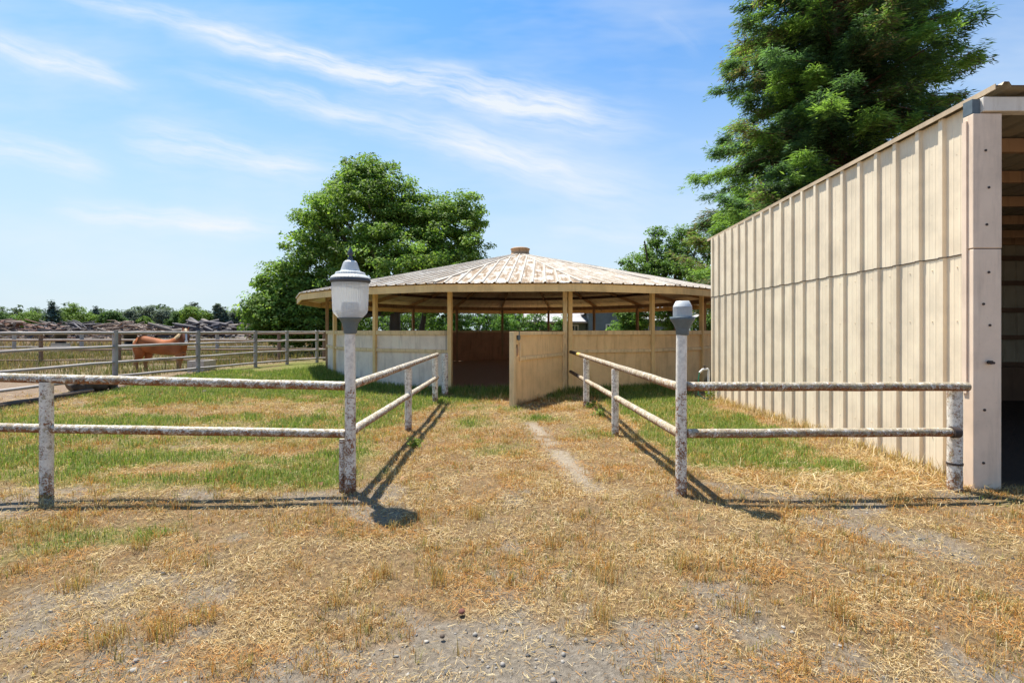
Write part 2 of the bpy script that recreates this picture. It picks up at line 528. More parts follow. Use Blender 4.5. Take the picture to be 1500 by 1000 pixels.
def litter(pts, ln, wd, cols, tilt=.25):
    n = len(pts); a = rng.uniform(0, 2 * np.pi, n)
    d = np.stack([np.cos(a), np.sin(a), rng.normal(0, tilt, n)], 1) * (ln / 2)[:, None]
    s = np.stack([-np.sin(a), np.cos(a), rng.normal(0, .5, n)], 1) * (wd / 2)[:, None]
    c = pts.copy(); c[:, 2] += np.abs(d[:, 2]) + .003 + rng.uniform(0, .012, n)
    V = np.stack([c - d - s, c - d + s, c + d + s * .6, c + d - s * .6], 1)
    Q = np.arange(n * 4).reshape(-1, 4)
    return V.reshape(-1, 3), Q, np.repeat(cols, 4, 0)


def join(parts):
    Vs, Qs, Cs, o = [], [], [], 0
    for V, Q, C in parts:
        Vs.append(V); Qs.append(Q + o); Cs.append(C); o += len(V)
    return np.concatenate(Vs), np.concatenate(Qs), np.concatenate(Cs)


def scatter(n, d0, d1, p, side=1.18, xmin=-12, xmax=9):
    """ground points whose density falls off as distance**-p"""
    u = rng.uniform(0, 1, n)
    e = 2 - p
    d = (d0 ** e + u * (d1 ** e - d0 ** e)) ** (1 / e) if abs(e) > 1e-3 else d0 * (d1 / d0) ** u
    x = rng.uniform(-side, side, n) * (d + .6)
    k = (x > xmin) & (x < xmax)
    x = x[k]; d = d[k]
    shed = (x > 4.5) & (d > 4.9)
    gatez = np.zeros_like(shed)
    x = x[~shed]; d = d[~shed]
    return x, d


def pal(n, stops, jit=.12):
    """random colours between the given list"""
    s = np.array(stops); i = rng.integers(0, len(s), n); j = rng.integers(0, len(s), n); t = rng.uniform(0, 1, n)[:, None]
    c = s[i] * (1 - t) + s[j] * t
    return np.clip(c * rng.normal(1, jit, n)[:, None], .005, .9)


STRAW = [(.62, .46, .23), (.44, .30, .14), (.74, .61, .38), (.32, .19, .08), (.56, .38, .16)]
RUSTY = [(.44, .19, .05), (.54, .27, .075), (.30, .13, .04), (.58, .34, .11)]
GREEN = [(.13, .20, .035), (.20, .27, .055), (.09, .145, .03), (.28, .30, .085)]
OLIVE = [(.28, .25, .09), (.20, .20, .07), (.38, .31, .13)]

straw_parts = []; green_parts = []
# straw lying flat
x, y = scatter(470000, 1.9, 13, 1.5)
g, b, s, ip, tr, pas = masks(x, y)
den = np.clip(fbm(x, y, 3.2, 44, 5) * 3.0 - 1.12, .09, 1)
keep = rng.uniform(0, 1, len(x)) < den * (1 - .55 * b) * (1 - .45 * g) * (1 - .97 * ip) * (1 - .55 * tr) * (1 - .6 * pas)
x, y = x[keep], y[keep]
sc = (np.clip(y, 2.2, 13) / 2.5) ** .55
pts = np.stack([x, y, hgt(x, y)], 1)
tint = fbm(x, y, 2.3, 12, 3)
c = pal(len(x), STRAW)
r = pal(len(x), RUSTY)
k = (rng.uniform(0, 1, len(x)) < sstep(.42, .66, tint) * .8)[:, None]
c = np.where(k, r, c)
straw_parts.append(litter(pts, rng.uniform(.012, .045, len(x)) * sc, rng.uniform(.0014, .0029, len(x)) * sc, c))
# stubble and dry tufts
x, y = scatter(48000, 1.9, 13, 1.45)
tx = fbm(x, y, 2.3, 12, 3); den = sstep(.40, .66, fbm(x, y, 3.4, 66, 3) * .6 + tx * .4)
g, b, s, ip, tr, pas = masks(x, y)
keep = rng.uniform(0, 1, len(x)) < den * (1 - .85 * b) * (1 - .4 * g) * (1 - ip) * (1 - tr) * (1 - .8 * pas)
x, y, tx = x[keep], y[keep], tx[keep]
nb = 9
tall = rng.gamma(2.0, .013, len(x)) + .016
xx = np.repeat(x, nb) + rng.normal(0, .016, len(x) * nb) * np.repeat((y / 3) ** .5, nb); yy = np.repeat(y, nb) + rng.normal(0, .016, len(x) * nb) * np.repeat((y / 3) ** .5, nb)
pts = np.stack([xx, yy, hgt(xx, yy)], 1)
sc = (np.clip(yy, 2.2, 13) / 2.5) ** .5
c1 = pal(len(xx), STRAW); c2 = pal(len(xx), RUSTY + OLIVE[:1]); c3 = pal(len(xx), OLIVE)
rr = rng.uniform(0, 1, len(xx)); tt = np.repeat(rng.uniform(0, 1, len(x)), nb)
c = np.where((tt < .42)[:, None], c1, np.where((tt < .86)[:, None], c2, c3))
straw_parts.append(blades(pts, np.repeat(tall, nb) * rng.uniform(.5, 1.2, len(xx)) * sc ** .4, rng.uniform(.002, .0042, len(xx)) * sc, rng.uniform(.1, .8, len(xx)), c))
# fine short stubble over the whole paddock
x, y = scatter(230000, 1.9, 12, 1.5)
g, b, s, ip, tr, pas = masks(x, y)
keep = rng.uniform(0, 1, len(x)) < (.25 + .75 * sstep(.38, .6, fbm(x, y, 2.1, 37, 5))) * (1 - .75 * b) * (1 - .35 * g) * (1 - ip) * (1 - .6 * tr) * (1 - pas)
x, y = x[keep], y[keep]; n = len(x)
sc = (np.clip(y, 2.2, 13) / 2.5) ** .55
kk = (rng.uniform(0, 1, n) < sstep(.4, .62, fbm(x, y, 1.7, 52, 4)))[:, None]
c = np.where(kk, pal(n, RUSTY + STRAW[3:]), pal(n, STRAW + OLIVE[2:]))
straw_parts.append(blades(np.stack([x, y, hgt(x, y)], 1), rng.uniform(.012, .038, n) * sc, rng.uniform(.0018, .0032, n) * sc, rng.uniform(.3, .95, n), c))
# a few big dry clumps near the camera
cl = [(at(px, py, 1.5 * F / (py - HY))) for px, py in ((163, 940), (238, 930), (492, 880), (300, 905), (880, 905), (1085, 900), (560, 840), (640, 850), (812, 800), (105, 860), (1000, 830), (890, 850), (205, 800), (1230, 905), (700, 760), (740, 650), (930, 640))]
for p in cl:
    n = 90
    xx = p.x + rng.normal(0, .045, n); yy = p.y + rng.normal(0, .04, n)
    pts = np.stack([xx, yy, hgt(xx, yy)], 1)
    straw_parts.append(blades(pts, rng.uniform(.05, .15, n), rng.uniform(.002, .004, n), rng.uniform(.1, .75, n), pal(n, RUSTY + OLIVE + STRAW[:2])))
# long loose straw by the right fence and along the shed wall
n = 5000
xx = rng.uniform(2.0, 4.5, n); yy = rng.uniform(4.7, 6.6, n) + .0
kk = rng.uniform(0, 1, n) < np.maximum(sstep(5.9, 5.0, yy), sstep(3.7, 4.2, xx)); xx, yy = xx[kk], yy[kk]
straw_parts.append(litter(np.stack([xx, yy, hgt(xx, yy)], 1), rng.uniform(.05, .15, len(xx)), rng.uniform(.003, .0055, len(xx)), pal(len(xx), STRAW), .35))
n = 1500
yy = rng.uniform(5.0, 11, n); xx = 4.5 - rng.gamma(1.5, .07, n)
straw_parts.append(blades(np.stack([xx, yy, hgt(xx, yy)], 1), rng.uniform(.06, .2, n), rng.uniform(.005, .008, n), rng.uniform(.1, .8, n), pal(n, STRAW + OLIVE[:1])))
V, Q, C = join(straw_parts)
o = np_mesh('dry_grass', V, Q, C, M['straw']); tag(o, 'dry straw and rusty stubble covering the paddock ground', 'dry grass', kind='stuff')

# fallen leaves
n = 36
x = rng.uniform(-6, 3.5, n); y = rng.uniform(4.9, 8, n)
V, Q, C = litter(np.stack([x, y, hgt(x, y) + .02], 1), rng.uniform(.025, .06, n), rng.uniform(.015, .04, n), pal(n, [(.30, .16, .08), (.42, .26, .14), (.20, .10, .05)]), .5)
o = np_mesh('fallen_leaves', V, Q, C, M['straw']); tag(o, 'dry brown fallen leaves scattered over the grass', 'leaves', kind='stuff')

# green grass
x, y = scatter(150000, 2.6, 17, .95, xmin=-11)
g, b, s, ip, tr, pas = masks(x, y)
dd = np.hypot(x - PCX, y - PCY)
keep = (rng.uniform(0, 1, len(x)) < np.maximum(g, .0) ** 1.2 * (1 - pas)) & (dd > PR + .05)
x, y, g, dd = x[keep], y[keep], g[keep], dd[keep]
nb = 3
xx = np.repeat(x, nb) + rng.normal(0, .03, len(x) * nb); yy = np.repeat(y, nb) + rng.normal(0, .03, len(x) * nb)
sc = (np.clip(yy, 2.2, 18) / 3) ** .6
lush = np.repeat(sstep(.5, 1, g) * (.6 + .8 * fbm(x, y, 1.4, 83, 3)), nb)
near = np.repeat(sstep(PR + 1.6, PR + .2, dd), nb)
ln = (.025 + .035 * rng.uniform(0, 1, len(xx)) + .03 * lush + .10 * near * rng.uniform(.2, 1, len(xx))) * (yy / 4) ** .25
fr = fbm(xx, yy, 1.6, 5, 3)
c1 = pal(len(xx), GREEN); c2 = pal(len(xx), OLIVE + STRAW[:1])
mixk = np.clip(.64 - .60 * lush - .3 * near + (fr - .5) * 1.2, .03, .92)
c = np.where((rng.uniform(0, 1, len(xx)) < mixk)[:, None], c2, c1)
green_parts.append(blades(np.stack([xx, yy, hgt(xx, yy)], 1), ln, rng.uniform(.0028, .005, len(xx)) * sc, rng.uniform(.1, .85, len(xx)), c))
# greener grass and weeds round the foot of the pen wall and in the gateway
n = 9000
a = rng.uniform(R(-75), R(62), n); rr = PR + .04 + rng.gamma(1.6, .16, n)
gate = (a > R(-15)) & (a < R(9)); rr = np.where(gate, PR - .2 + rng.uniform(-.7, .9, n), rr)
xx = PCX + rr * np.sin(a); yy = PCY - rr * np.cos(a)
kk = xx < 4.4; xx, yy = xx[kk], yy[kk]; n = len(xx)
hh = .06 + .16 * rng.uniform(0, 1, n) ** 2 + .16 * sstep(-3.5, -6, xx) * rng.uniform(0, 1, n)
green_parts.append(blades(np.stack([xx, yy, hgt(xx, yy)], 1), hh, rng.uniform(.007, .014, n), rng.uniform(.1, .7, n), pal(n, GREEN + GREEN[:1] + OLIVE[:1])))
V, Q, C = join(green_parts)
o = np_mesh('green_grass', V, Q, C, M['grass']); tag(o, 'short green grass growing inside the pipe fences', 'grass', kind='stuff')

# tall weeds of the pasture
x = rng.uniform(-48, -7.5, 42000); y = rng.uniform(15.5, 46, 42000)
line = -10.3 + .11 * (y - 12)
den = fbm(x, y, .28, 70, 4)
k = (x < line - .3) & (x > -1.1 * y - 2) & (rng.uniform(0, 1, len(x)) < sstep(.30, .52, den) * (.35 + .65 * sstep(20, 24, y)))
x, y = x[k], y[k]
nb = 8
xx = np.repeat(x, nb) + rng.normal(0, .16, len(x) * nb); yy = np.repeat(y, nb) + rng.normal(0, .16, len(x) * nb)
tone = np.repeat(rng.uniform(0, 1, len(x)), nb)[:, None]
c = np.where(tone < .40, pal(len(xx), [(.17, .16, .055), (.12, .12, .045), (.24, .20, .08)]), np.where(tone < .66, pal(len(xx), [(.09, .11, .035), (.13, .15, .05)]), pal(len(xx), [(.26, .17, .10), (.20, .14, .08), (.34, .26, .16), (.30, .20, .12), (.22, .14, .08)])))
ln = np.repeat(.12 + .42 * rng.uniform(0, 1, len(x)) ** 1.5, nb) * rng.uniform(.6, 1.1, len(xx))
V, Q, C = blades(np.stack([xx, yy, hgt(xx, yy)], 1), ln, rng.uniform(.008, .02, len(xx)) * (yy / 18) ** .7, rng.uniform(.1, .85, len(xx)), c)
o = np_mesh('pasture_weeds', V, Q, C, M['straw']); tag(o, 'tall olive and brown weeds growing in the horse pasture', 'weeds', kind='stuff')


# separate green weeds
def weed(px, py, h, n, label, seed):
    global rng
    keep_ = rng; rng = np.random.default_rng(seed)
    d = EYE * F / (py - HY); p = at(px, py, d); p.z = float(hgt(np.array([p.x]), np.array([p.y]))[0])
    t = thing('weed', label, 'weed', (p.x, p.y, p.z), 'green weeds by the fences')
    pp = np.array([[p.x, p.y, p.z]]) + np.stack([rng.normal(0, .04, n), rng.normal(0, .04, n), np.zeros(n)], 1)
    V, Q, C = blades(pp, rng.uniform(.4, 1, n) * h, np.full(n, .007), rng.uniform(.05, .6, n), pal(n, GREEN))
    np_mesh('stems', V, Q, C, M['grass'], t)
    m_ = n * 9; i = rng.integers(0, n, m_); q = rng.uniform(.25, 1, m_)
    v6 = V.reshape(n, 6, 3); base = v6[:, 0]; tip = v6[:, 4]
    c = base[i] * (1 - q[:, None]) + tip[i] * q[:, None] + rng.normal(0, .02, (m_, 3))
    V2, Q2, C2 = leaf_quads(c, rng.normal(0, .6, (m_, 3)) + np.array([0, 0, 1.0]), rng.uniform(.03, .07, m_), pal(m_, GREEN), .4)
    np_mesh('leaves', V2, Q2, C2, M['leaf'], t)
    rng = keep_


# gravel
def rock_verts():
    bm = bmesh.new(); bmesh.ops.create_icosphere(bm, subdivisions=1, radius=1)
    v = np.array([tuple(q.co) for q in bm.verts]); f = np.array([[q.index for q in p.verts] for p in bm.faces]); bm.free()
    return v, f


rv, rf = rock_verts()
x, y = scatter(9000, 1.9, 4.6, 1.6)
g, b, s, ip, tr, pas = masks(x, y)
k = rng.uniform(0, 1, len(x)) < (.05 + .95 * b) * .5; x, y = x[k], y[k]
n = len(x); size = np.clip(rng.gamma(1.5, .0026, n) + .0025, 0, .019)
jit = rng.uniform(.65, 1.3, (n, len(rv), 1)); sq = rng.uniform(.5, 1.2, (n, 1, 3)); sq[:, :, 2] *= .7
V = rv[None] * jit * sq * size[:, None, None]; V[:, :, 0] += x[:, None]; V[:, :, 1] += y[:, None]; V[:, :, 2] += (hgt(x, y) + size * .25)[:, None]
Q = (rf[None] + (np.arange(n) * len(rv))[:, None, None]).reshape(-1, 3)
C = np.repeat(pal(n, [(.20, .19, .175), (.30, .27, .24), (.11, .105, .10), (.38, .34, .29)]), len(rv), 0)
o = np_mesh('gravel', V.reshape(-1, 3), Q, C, M['stones']); tag(o, 'grey gravel scattered over the bare ground in front', 'gravel', kind='stuff')


def stone(px, py, size, mat, label, name='stone'):
    d = EYE * F / (py - HY); p = at(px, py, d)
    m = MB(); random.seed(px)
    vs = [Vector(v) * size * random.uniform(.75, 1.2) for v in rv]
    for v in vs: v.z *= .7
    m.add([v + Vector((p.x, p.y, size * .35)) for v in vs], [tuple(f) for f in rf])
    o = m.build(name, mat, loc=(p.x, p.y, 0)); tag(o, label, 'stone')
    o.modifiers.new('s', 'SUBSURF').render_levels = 1


stone(676, 897, .024, M['stone_red'], 'small dark red stone lying on the gravel in front')
stone(648, 933, .017, M['log'], 'small black stone lying on the grey gravel')
stone(300, 576, .10, M['log'], 'dark brown clod lying in the left grass pen', 'dirt_clod')


# ------------------------------------------------------------------ front pipe fences and lamps
def gz(x, y): return float(hgt(np.array([x]), np.array([y]))[0])


def wav(p0, p1, n=9, amp=.0022):
    p0 = Vector(p0); p1 = Vector(p1)
    return [p0.lerp(p1, i / (n - 1)) + Vector((0, 0, random.uniform(-amp, amp))) for i in range(n)]


def pipe_post(parent, x, y, top, r=.052, mat='post', bands=False):
    m = MB(); z = gz(x, y)
    m.tube([(x, y, z - .15), (x, y, z + .2), (x + .002, y, z + .5), (x, y, top)], [r, r * 1.0, r, r], 20)
    o = m.build('post', M[mat], parent)
    return o


LP = Vector((-1.50, 4.75, 0)); RP = Vector((1.53, 4.63, 0))
RR = .041
# left front run
f = thing('pipe_fence', 'rusty white pipe fence running left from the globe lamp post', 'fence', (-4.21, 4.61, 0), 'front pipe fences')
m = MB(); m.tube(wav((-7.4, 4.50, 1.16), (LP.x - .045, LP.y, .985), 24), RR, 18, jit=.03); m.build('rail', M['rail'], f)
m = MB(); m.tube(wav((-7.4, 4.50, .70), (LP.x - .045, LP.y, .545), 24), RR * .98, 18, jit=.03); m.build('rail', M['rail'], f)
pipe_post(f, -4.21, 4.63, 1.035, .052); pipe_post(f, -6.9, 4.53, 1.10, .052)
# right front run
f = thing('pipe_fence', 'rusty white pipe fence between bare lamp post and tan metal shed', 'fence', (4.22, 4.80, 0), 'front pipe fences')
m = MB(); m.tube(wav((RP.x + .045, RP.y, .995), (4.262, 4.79, .975), 20), RR, 18, jit=.03); m.build('rail', M['rail_dark'], f)
m = MB(); m.tube(wav((RP.x + .045, RP.y, .57), (4.12, 4.80, .55), 20), RR, 18, jit=.03); m.build('rail', M['rail_dark'], f)
pipe_post(f, 4.185, 4.84, .94, .060)
m = MB(); m.tube([(4.11, 4.79, .55), (4.175, 4.79, .55)], .052, 14); m.build('elbow', M['iron'], f); m = MB(); m.tube([(4.185, 4.84, .235), (4.185, 4.84, .255)], .065, 20); m.build('clamp', M['iron'], f)
# left side run
f = thing('pipe_fence', 'left pipe fence leading from globe lamp post to the pen gateway', 'fence', (-1.56, 7.7, 0), 'front pipe fences')
m = MB(); m.tube(wav((LP.x - .005, LP.y + .05, .985), (-1.60, 10.95, .985), 24), RR, 18, jit=.03); m.build('rail', M['rail'], f)
m = MB(); m.tube(wav((LP.x - .005, LP.y + .05, .555), (-1.60, 10.95, .50), 24), RR, 18, jit=.03); m.build('rail', M['rail'], f)
pipe_post(f, -1.56, 7.7, .945); pipe_post(f, -1.61, 10.72, .96, .06)
# separate end post by the gateway
pb = MB(); pb.tube([(-1.54, 11.75, -.1), (-1.54, 11.75, .98)], .075, 16); o = pb.build('gate_stop_post', M['post'], loc=(-1.54, 11.75, 0))
tag(o, 'short white post standing beside the left gateway post', 'post')
# right side run
f = thing('pipe_fence', 'right pipe fence with yellowed rail end leading to open gate', 'fence', (1.48, 7.35, 0), 'front pipe fences')
m = MB(); m.tube(wav((RP.x - .004, RP.y + .05, .985), (1.44, 10.75, .985), 24), RR, 18, jit=.03); m.build('rail', M['rail_dark'], f)
m = MB(); m.tube(wav((RP.x - .004, RP.y + .05, .56), (1.44, 10.75, .515), 24), RR, 18, jit=.03); m.build('rail', M['rail_dark'], f)
m = MB(); m.tube(wav((1.44, 10.75, .985), (1.43, 11.15, .985), 3, 0), RR * 1.03, 18); m.build('rail_end', M['yellow'], f)
m = MB(); m.tube(wav((1.43, 11.15, .985), (1.41, 12.32, .985), 6), RR * .9, 14); m.build('rail_end', M['iron'], f)
m = MB(); m.tube(wav((1.44, 10.75, .515), (1.41, 12.32, .515), 6), RR * .9, 14); m.build('rail_end', M['iron'], f)
pipe_post(f, 1.48, 7.35, .945); pipe_post(f, 1.45, 10.0, .95, .06)

# lamps
lp = thing('lamp_post', 'peeling white post with frosted globe lamp and ribbed cap', 'lamp post', LP)
m = MB(); z0 = gz(LP.x, LP.y)
m.tube([(LP.x, LP.y, z0 - .2), (LP.x, LP.y, .3), (LP.x, LP.y, .9), (LP.x - .004, LP.y, 1.49)], [.053, .051, .049, .048], 24); m.build('pole', M['lamp_pole'], lp)
m = MB(); m.tube([(LP.x - .085, LP.y + .02, z0 - .1), (LP.x - .085, LP.y + .02, .49)], .026, 14); m.build('conduit', M['lamp_pole'], lp)
c = (LP.x, LP.y, 0); k = 4.75 / F
zz = lambda py: EYE - (py - HY) * k
m = MB(); m.lathe([(.05, zz(489)), (.060, zz(487)), (.060, zz(481)), (.066, zz(479)), (.075, zz(473)), (.095, zz(468)), (.112, zz(466)), (.112, zz(465)), (.0, zz(465))], c, 40); m.build('fitter', M['lamp_grey'], lp)
m = MB(); m.lathe([(.106, zz(465.5)), (.112, zz(465)), (.150, zz(458.5)), (.158, zz(454)), (.163, zz(435)), (.167, zz(418)), (.168, zz(415))], c, 96, flute=.012); m.build('globe', M['globe'], lp)
m = MB(); m.lathe([(.0, zz(465)), (.075, zz(464.8)), (.08, zz(462)), (.08, zz(447)), (.07, zz(443)), (.0, zz(443))], c, 32); m.build('bulb_housing', M['lamp_cap'], lp)
m = MB(); m.lathe([(.0, zz(414)), (.168, zz(414.5)), (.182, zz(413)), (.184, zz(410)), (.176, zz(408.5)), (.0, zz(408.5))], c, 48); m.build('cap_rim', M['lamp_dark'], lp)
cap = MB(); cap.lathe([(.178, zz(408.5)), (.180, zz(407.5)), (.165, zz(405)), (.142, zz(403)), (.137, zz(402.8)), (.136, zz(401)), (.128, zz(399)), (.092, zz(397.5)), (.086, zz(396)), (.072, zz(389)), (.060, zz(384)), (.045, zz(382)), (.0, zz(381.5))], c, 72, flute=.022); capo = cap.build('cap', M['lamp_cap'], lp)
m = MB(); m.lathe([(.024, zz(382)), (.022, zz(377)), (.014, zz(376)), (.02, zz(374)), (.027, zz(372)), (.022, zz(369)), (.010, zz(365)), (.0, zz(361))], c, 20); m.build('finial', M['lamp_dark'], capo)

rp = thing('lamp_post', 'rusty white post with bare ribbed lamp and broken globe rim', 'lamp post', RP)
m = MB(); z0 = gz(RP.x, RP.y); k = 4.63 / F
m.tube([(RP.x, RP.y, z0 - .2), (RP.x, RP.y, .3), (RP.x, RP.y, .9), (RP.x + .004, RP.y, 1.48)], [.050, .049, .048, .047], 24); m.build('pole', M['lamp_pole'], rp)
c = (RP.x + .012, RP.y, 0)
m = MB(); m.lathe([(.048, zz(491)), (.058, zz(490)), (.058, zz(483)), (.066, zz(480)), (.080, zz(475)), (.1, zz(470)), (.108, zz(467.5)), (.112, zz(464)), (.106, zz(464)), (.08, zz(467)), (.0, zz(467))], c, 36); m.build('fitter', M['lamp_grey'], rp)
m = MB(); m.lathe([(.079, zz(467)), (.083, zz(463)), (.083, zz(451)), (.080, zz(449)), (.0, zz(449))], c, 80, flute=.03); m.build('lamp_housing', m_plain('ribbed_lamp_housing', (.40, .41, .41), .3), rp)
m = MB(); m.lathe([(.083, zz(449.5)), (.08, zz(448)), (.062, zz(442)), (.056, zz(441)), (.0, zz(441))], c, 40); m.build('lamp_top', M['lamp_cap'], rp)
m = MB(); vs = []; fs = []
for i in range(9):
    a = R(-60 + i * 13); hh = (.012 + .022 * math.sin(i * 2.3) ** 2) if 2 < i < 8 else .008
    for rr_, zq in ((.106, zz(465)), (.130 + hh * .6, zz(464) + hh * .8)):
        for th in (0, .004): vs.append(Vector((c[0] + (rr_ + th) * math.cos(a), c[1] + (rr_ + th) * math.sin(a), zq)))
for i in range(8):
    b = i * 4; fs += [(b, b + 4, b + 6, b + 2), (b + 1, b + 3, b + 7, b + 5), (b + 2, b + 6, b + 7, b + 3)]
m.add(vs, fs); m.build('broken_rim', M['globe'], rp)

# ------------------------------------------------------------------ round pen
pen = thing('round_pen', 'round tan horse walker pen under weathered sheet metal roof', 'pavilion', (PCX, PCY, 0))
N = len(PANG); ZE, ZA = 2.60, 4.42
apex = Vector((PCX, PCY, ZA))


def rib_profile(w, sp=.30):
    """(t, h) list across a panel of half width w"""
    out = [(-w, 0)]
    k = int(w // sp) + 1
    for i in range(-k, k + 1):
        c0 = i * sp
        for dt, hh in ((-.035, 0), (-.018, .028), (.018, .028), (.035, 0)):
            if -w < c0 + dt < w: out.append((c0 + dt, hh))
        for dd in (.1, .2):
            for dt, hh in ((-.012, 0), (0, .006), (.012, 0)):
                if -w < c0 + dd + dt < w: out.append((c0 + dd + dt, hh))
    out.append((w, 0))
    return sorted(out)


hip = MB(); fascia_objs = []
for i in range(N):
    a0, a1 = PANG[i], PANG[(i + 1) % N]
    e0, e1 = ppos(a0, PRR, ZE), ppos(a1, PRR, ZE)
    Mid = (e0 + e1) / 2; tdir = (e1 - e0).normalized(); sdir = (apex - Mid); L = sdir.length; sdir.normalize()
    nrm = tdir.cross(sdir)
    if nrm.z < 0: nrm = -nrm
    w = (e1 - e0).length / 2
    prof = rib_profile(w, .29)
    m = MB()
    for (t0, h0), (t1, h1) in zip(prof, prof[1:]):
        s0 = (1 - abs(t0) / w) * L * .985; s1 = (1 - abs(t1) / w) * L * .985; ov = -.06
        P = lambda t, s, h: Mid + tdir * t + sdir * s + nrm * h
        m.add([P(t0, ov, h0), P(t1, ov, h1), P(t1, max(s1, ov + .01), h1), P(t0, max(s0, ov + .01), h0)], [(0, 1, 2, 3)], 0,
              [[(t0 + i * 7.25, ov), (t1 + i * 7.25, ov), (t1 + i * 7.25, s1), (t0 + i * 7.25, s0)]])
        m.add([P(t0, ov, h0 - .012), P(t1, ov, h1 - .012), P(t1, max(s1, ov + .01), h1 - .012), P(t0, max(s0, ov + .01), h0 - .012)], [(3, 2, 1, 0)], 1)
    m.build('roof_panel', [M['roof'], M['roof_under']], pen)
    # hip cap
    hd = (apex - e0)
    q = MB(); q.beam(e0 + Vector((0, 0, .018)), apex + Vector((0, 0, -.0)), .075, .035); q.build('hip_cap', M['roof'], pen)
    # fascia
    q = MB(); fd = ppos((a0 + a1) / 2 if a1 > a0 else (a0 + a1 + 2 * math.pi) / 2, 1, 0) - Vector((PCX, PCY, 0))
    q.beam(e0 + Vector((0, 0, -.125)) - tdir * .01, e1 + Vector((0, 0, -.125)) + tdir * .01, .04, .17); q.build('fascia', M['tan'], pen)
    # rafter under the hip
    slope = (ZA - ZE) / PRR
    def zr(r): return ZE + (PRR - r) * slope
    q = MB(); q.beam(ppos(a0, PRR - .06, zr(PRR - .06) - .105), ppos(a0, .25, zr(.25) - .105), .05, .13); q.build('rafter', M['rafter'], pen)
    for r_ in (PR, 5.5, 4.2, 2.9, 1.6):
        q = MB(); am = (a0 + (a1 if a1 > a0 else a1 + 2 * math.pi)) / 2
        p0 = ppos(a0, r_ - .03, zr(r_) - .22 if r_ == PR else zr(r_) - .13); p1 = ppos(a1, r_ - .03, p0.z)
        q.beam(p0, p1, .05, .16 if r_ == PR else .12); q.build('ring_beam' if r_ == PR else 'purlin', M['rafter'] if r_ == PR else M['dark_wood'], pen)
m = MB(); m.lathe([(.0, ZA - .25), (.36, ZA - .22), (.36, ZA - .02), (.34, ZA - .01), (.34, ZA + .13), (.37, ZA + .135), (.37, ZA + .165), (.30, ZA + .20), (.0, ZA + .22)], (PCX, PCY, 0), 28); m.build('roof_cap', M['rafter'], pen)

WT = 1.475
for i in range(N):
    a0 = PANG[i]; a1 = PANG[(i + 1) % N]
    p = ppos(a0, PR); out = Vector((math.sin(a0), -math.cos(a0), 0)); tn = Vector((math.cos(a0), math.sin(a0), 0))
    z0 = gz(p.x, p.y)
    q = MB(); q.obox(p + Vector((0, 0, 1.27 + z0 / 2)), (tn, out, (0, 0, 1)), (.052, .052, 1.37 - z0 / 2)); q.build('post', M['tan'] if math.cos(a0) > .3 else M['rafter'], pen, bevel=.006)
    if i == 0: continue                                         # the gateway
    P0, P1 = ppos(a0, PR), ppos(a1, PR); d = (P1 - P0); L = d.length; d.normalize(); mid = (P0 + P1) / 2
    out = Vector((d.y, -d.x, 0));
    if out.dot(mid - Vector((PCX, PCY, 0))) < 0: out = -out
    left = mid.x < -1
    zb = gz(mid.x, mid.y) - .02
    q = MB(); q.obox(mid - out * .02 + Vector((0, 0, (WT + zb) / 2)), (d, out, (0, 0, 1)), (L / 2 - .055, .009, (WT - zb) / 2)); q.build('wall_panel', M['white_panel'] if left else M['tan_panel'], pen)
    q = MB(); q.obox(mid - out * .036 + Vector((0, 0, (WT + zb) / 2)), (d, out, (0, 0, 1)), (L / 2 - .06, .006, (WT - zb) / 2 - .005)); q.build('inner_lining', M['brown_panel'], pen)
    q = MB(); q.obox(mid + out * .0 + Vector((0, 0, WT - .03)), (d, out, (0, 0, 1)), (L / 2 - .054, .045, .055)); q.build('top_rail', M['tan_old'], pen, bevel=.005)
    q = MB(); q.obox(mid + out * .012 + Vector((0, 0, .985)), (d, out, (0, 0, 1)), (L / 2 - .054, .024, .04)); q.build('mid_rail', M['tan_old'], pen, bevel=.004)

# second post of the gateway and the open gate
hp = ppos(PANG[1], PR); hg = hp + Vector((-.135, -.10, 0))
q = MB(); q.box((hg.x - .05, hg.y - .05, -.05), (hg.x + .05, hg.y + .05, 2.5)); q.build('post', M['tan_old'], pen, bevel=.006)
gate = bpy.data.objects.new('gate', None); COL.objects.link(gate); gate.parent = pen; gate.location = Vector((hg.x, hg.y, 0)) - Vector((PCX, PCY, 0))
gate['label'] = 'tan plywood gate standing open with a latch hole'
g0 = Vector((hg.x - .06, hg.y - .07, 0)); g1 = Vector((.0, 10.05, 0)); gd = (g1 - g0); GL = gd.length; gd.normalize(); gn = Vector((-gd.y, gd.x, 0))
if gn.y > 0: gn = -gn
GB, GT = .015, 1.475


def gbox(name, u0, u1, z0, z1, n0, n1, mat, bevel=.004):
    q = MB(); q.obox(g0 + gd * ((u0 + u1) / 2) + gn * ((n0 + n1) / 2) + Vector((0, 0, (z0 + z1) / 2)), (gd, gn, (0, 0, 1)), ((u1 - u0) / 2, (n1 - n0) / 2, (z1 - z0) / 2))
    return q.build(name, mat, gate, bevel=bevel)


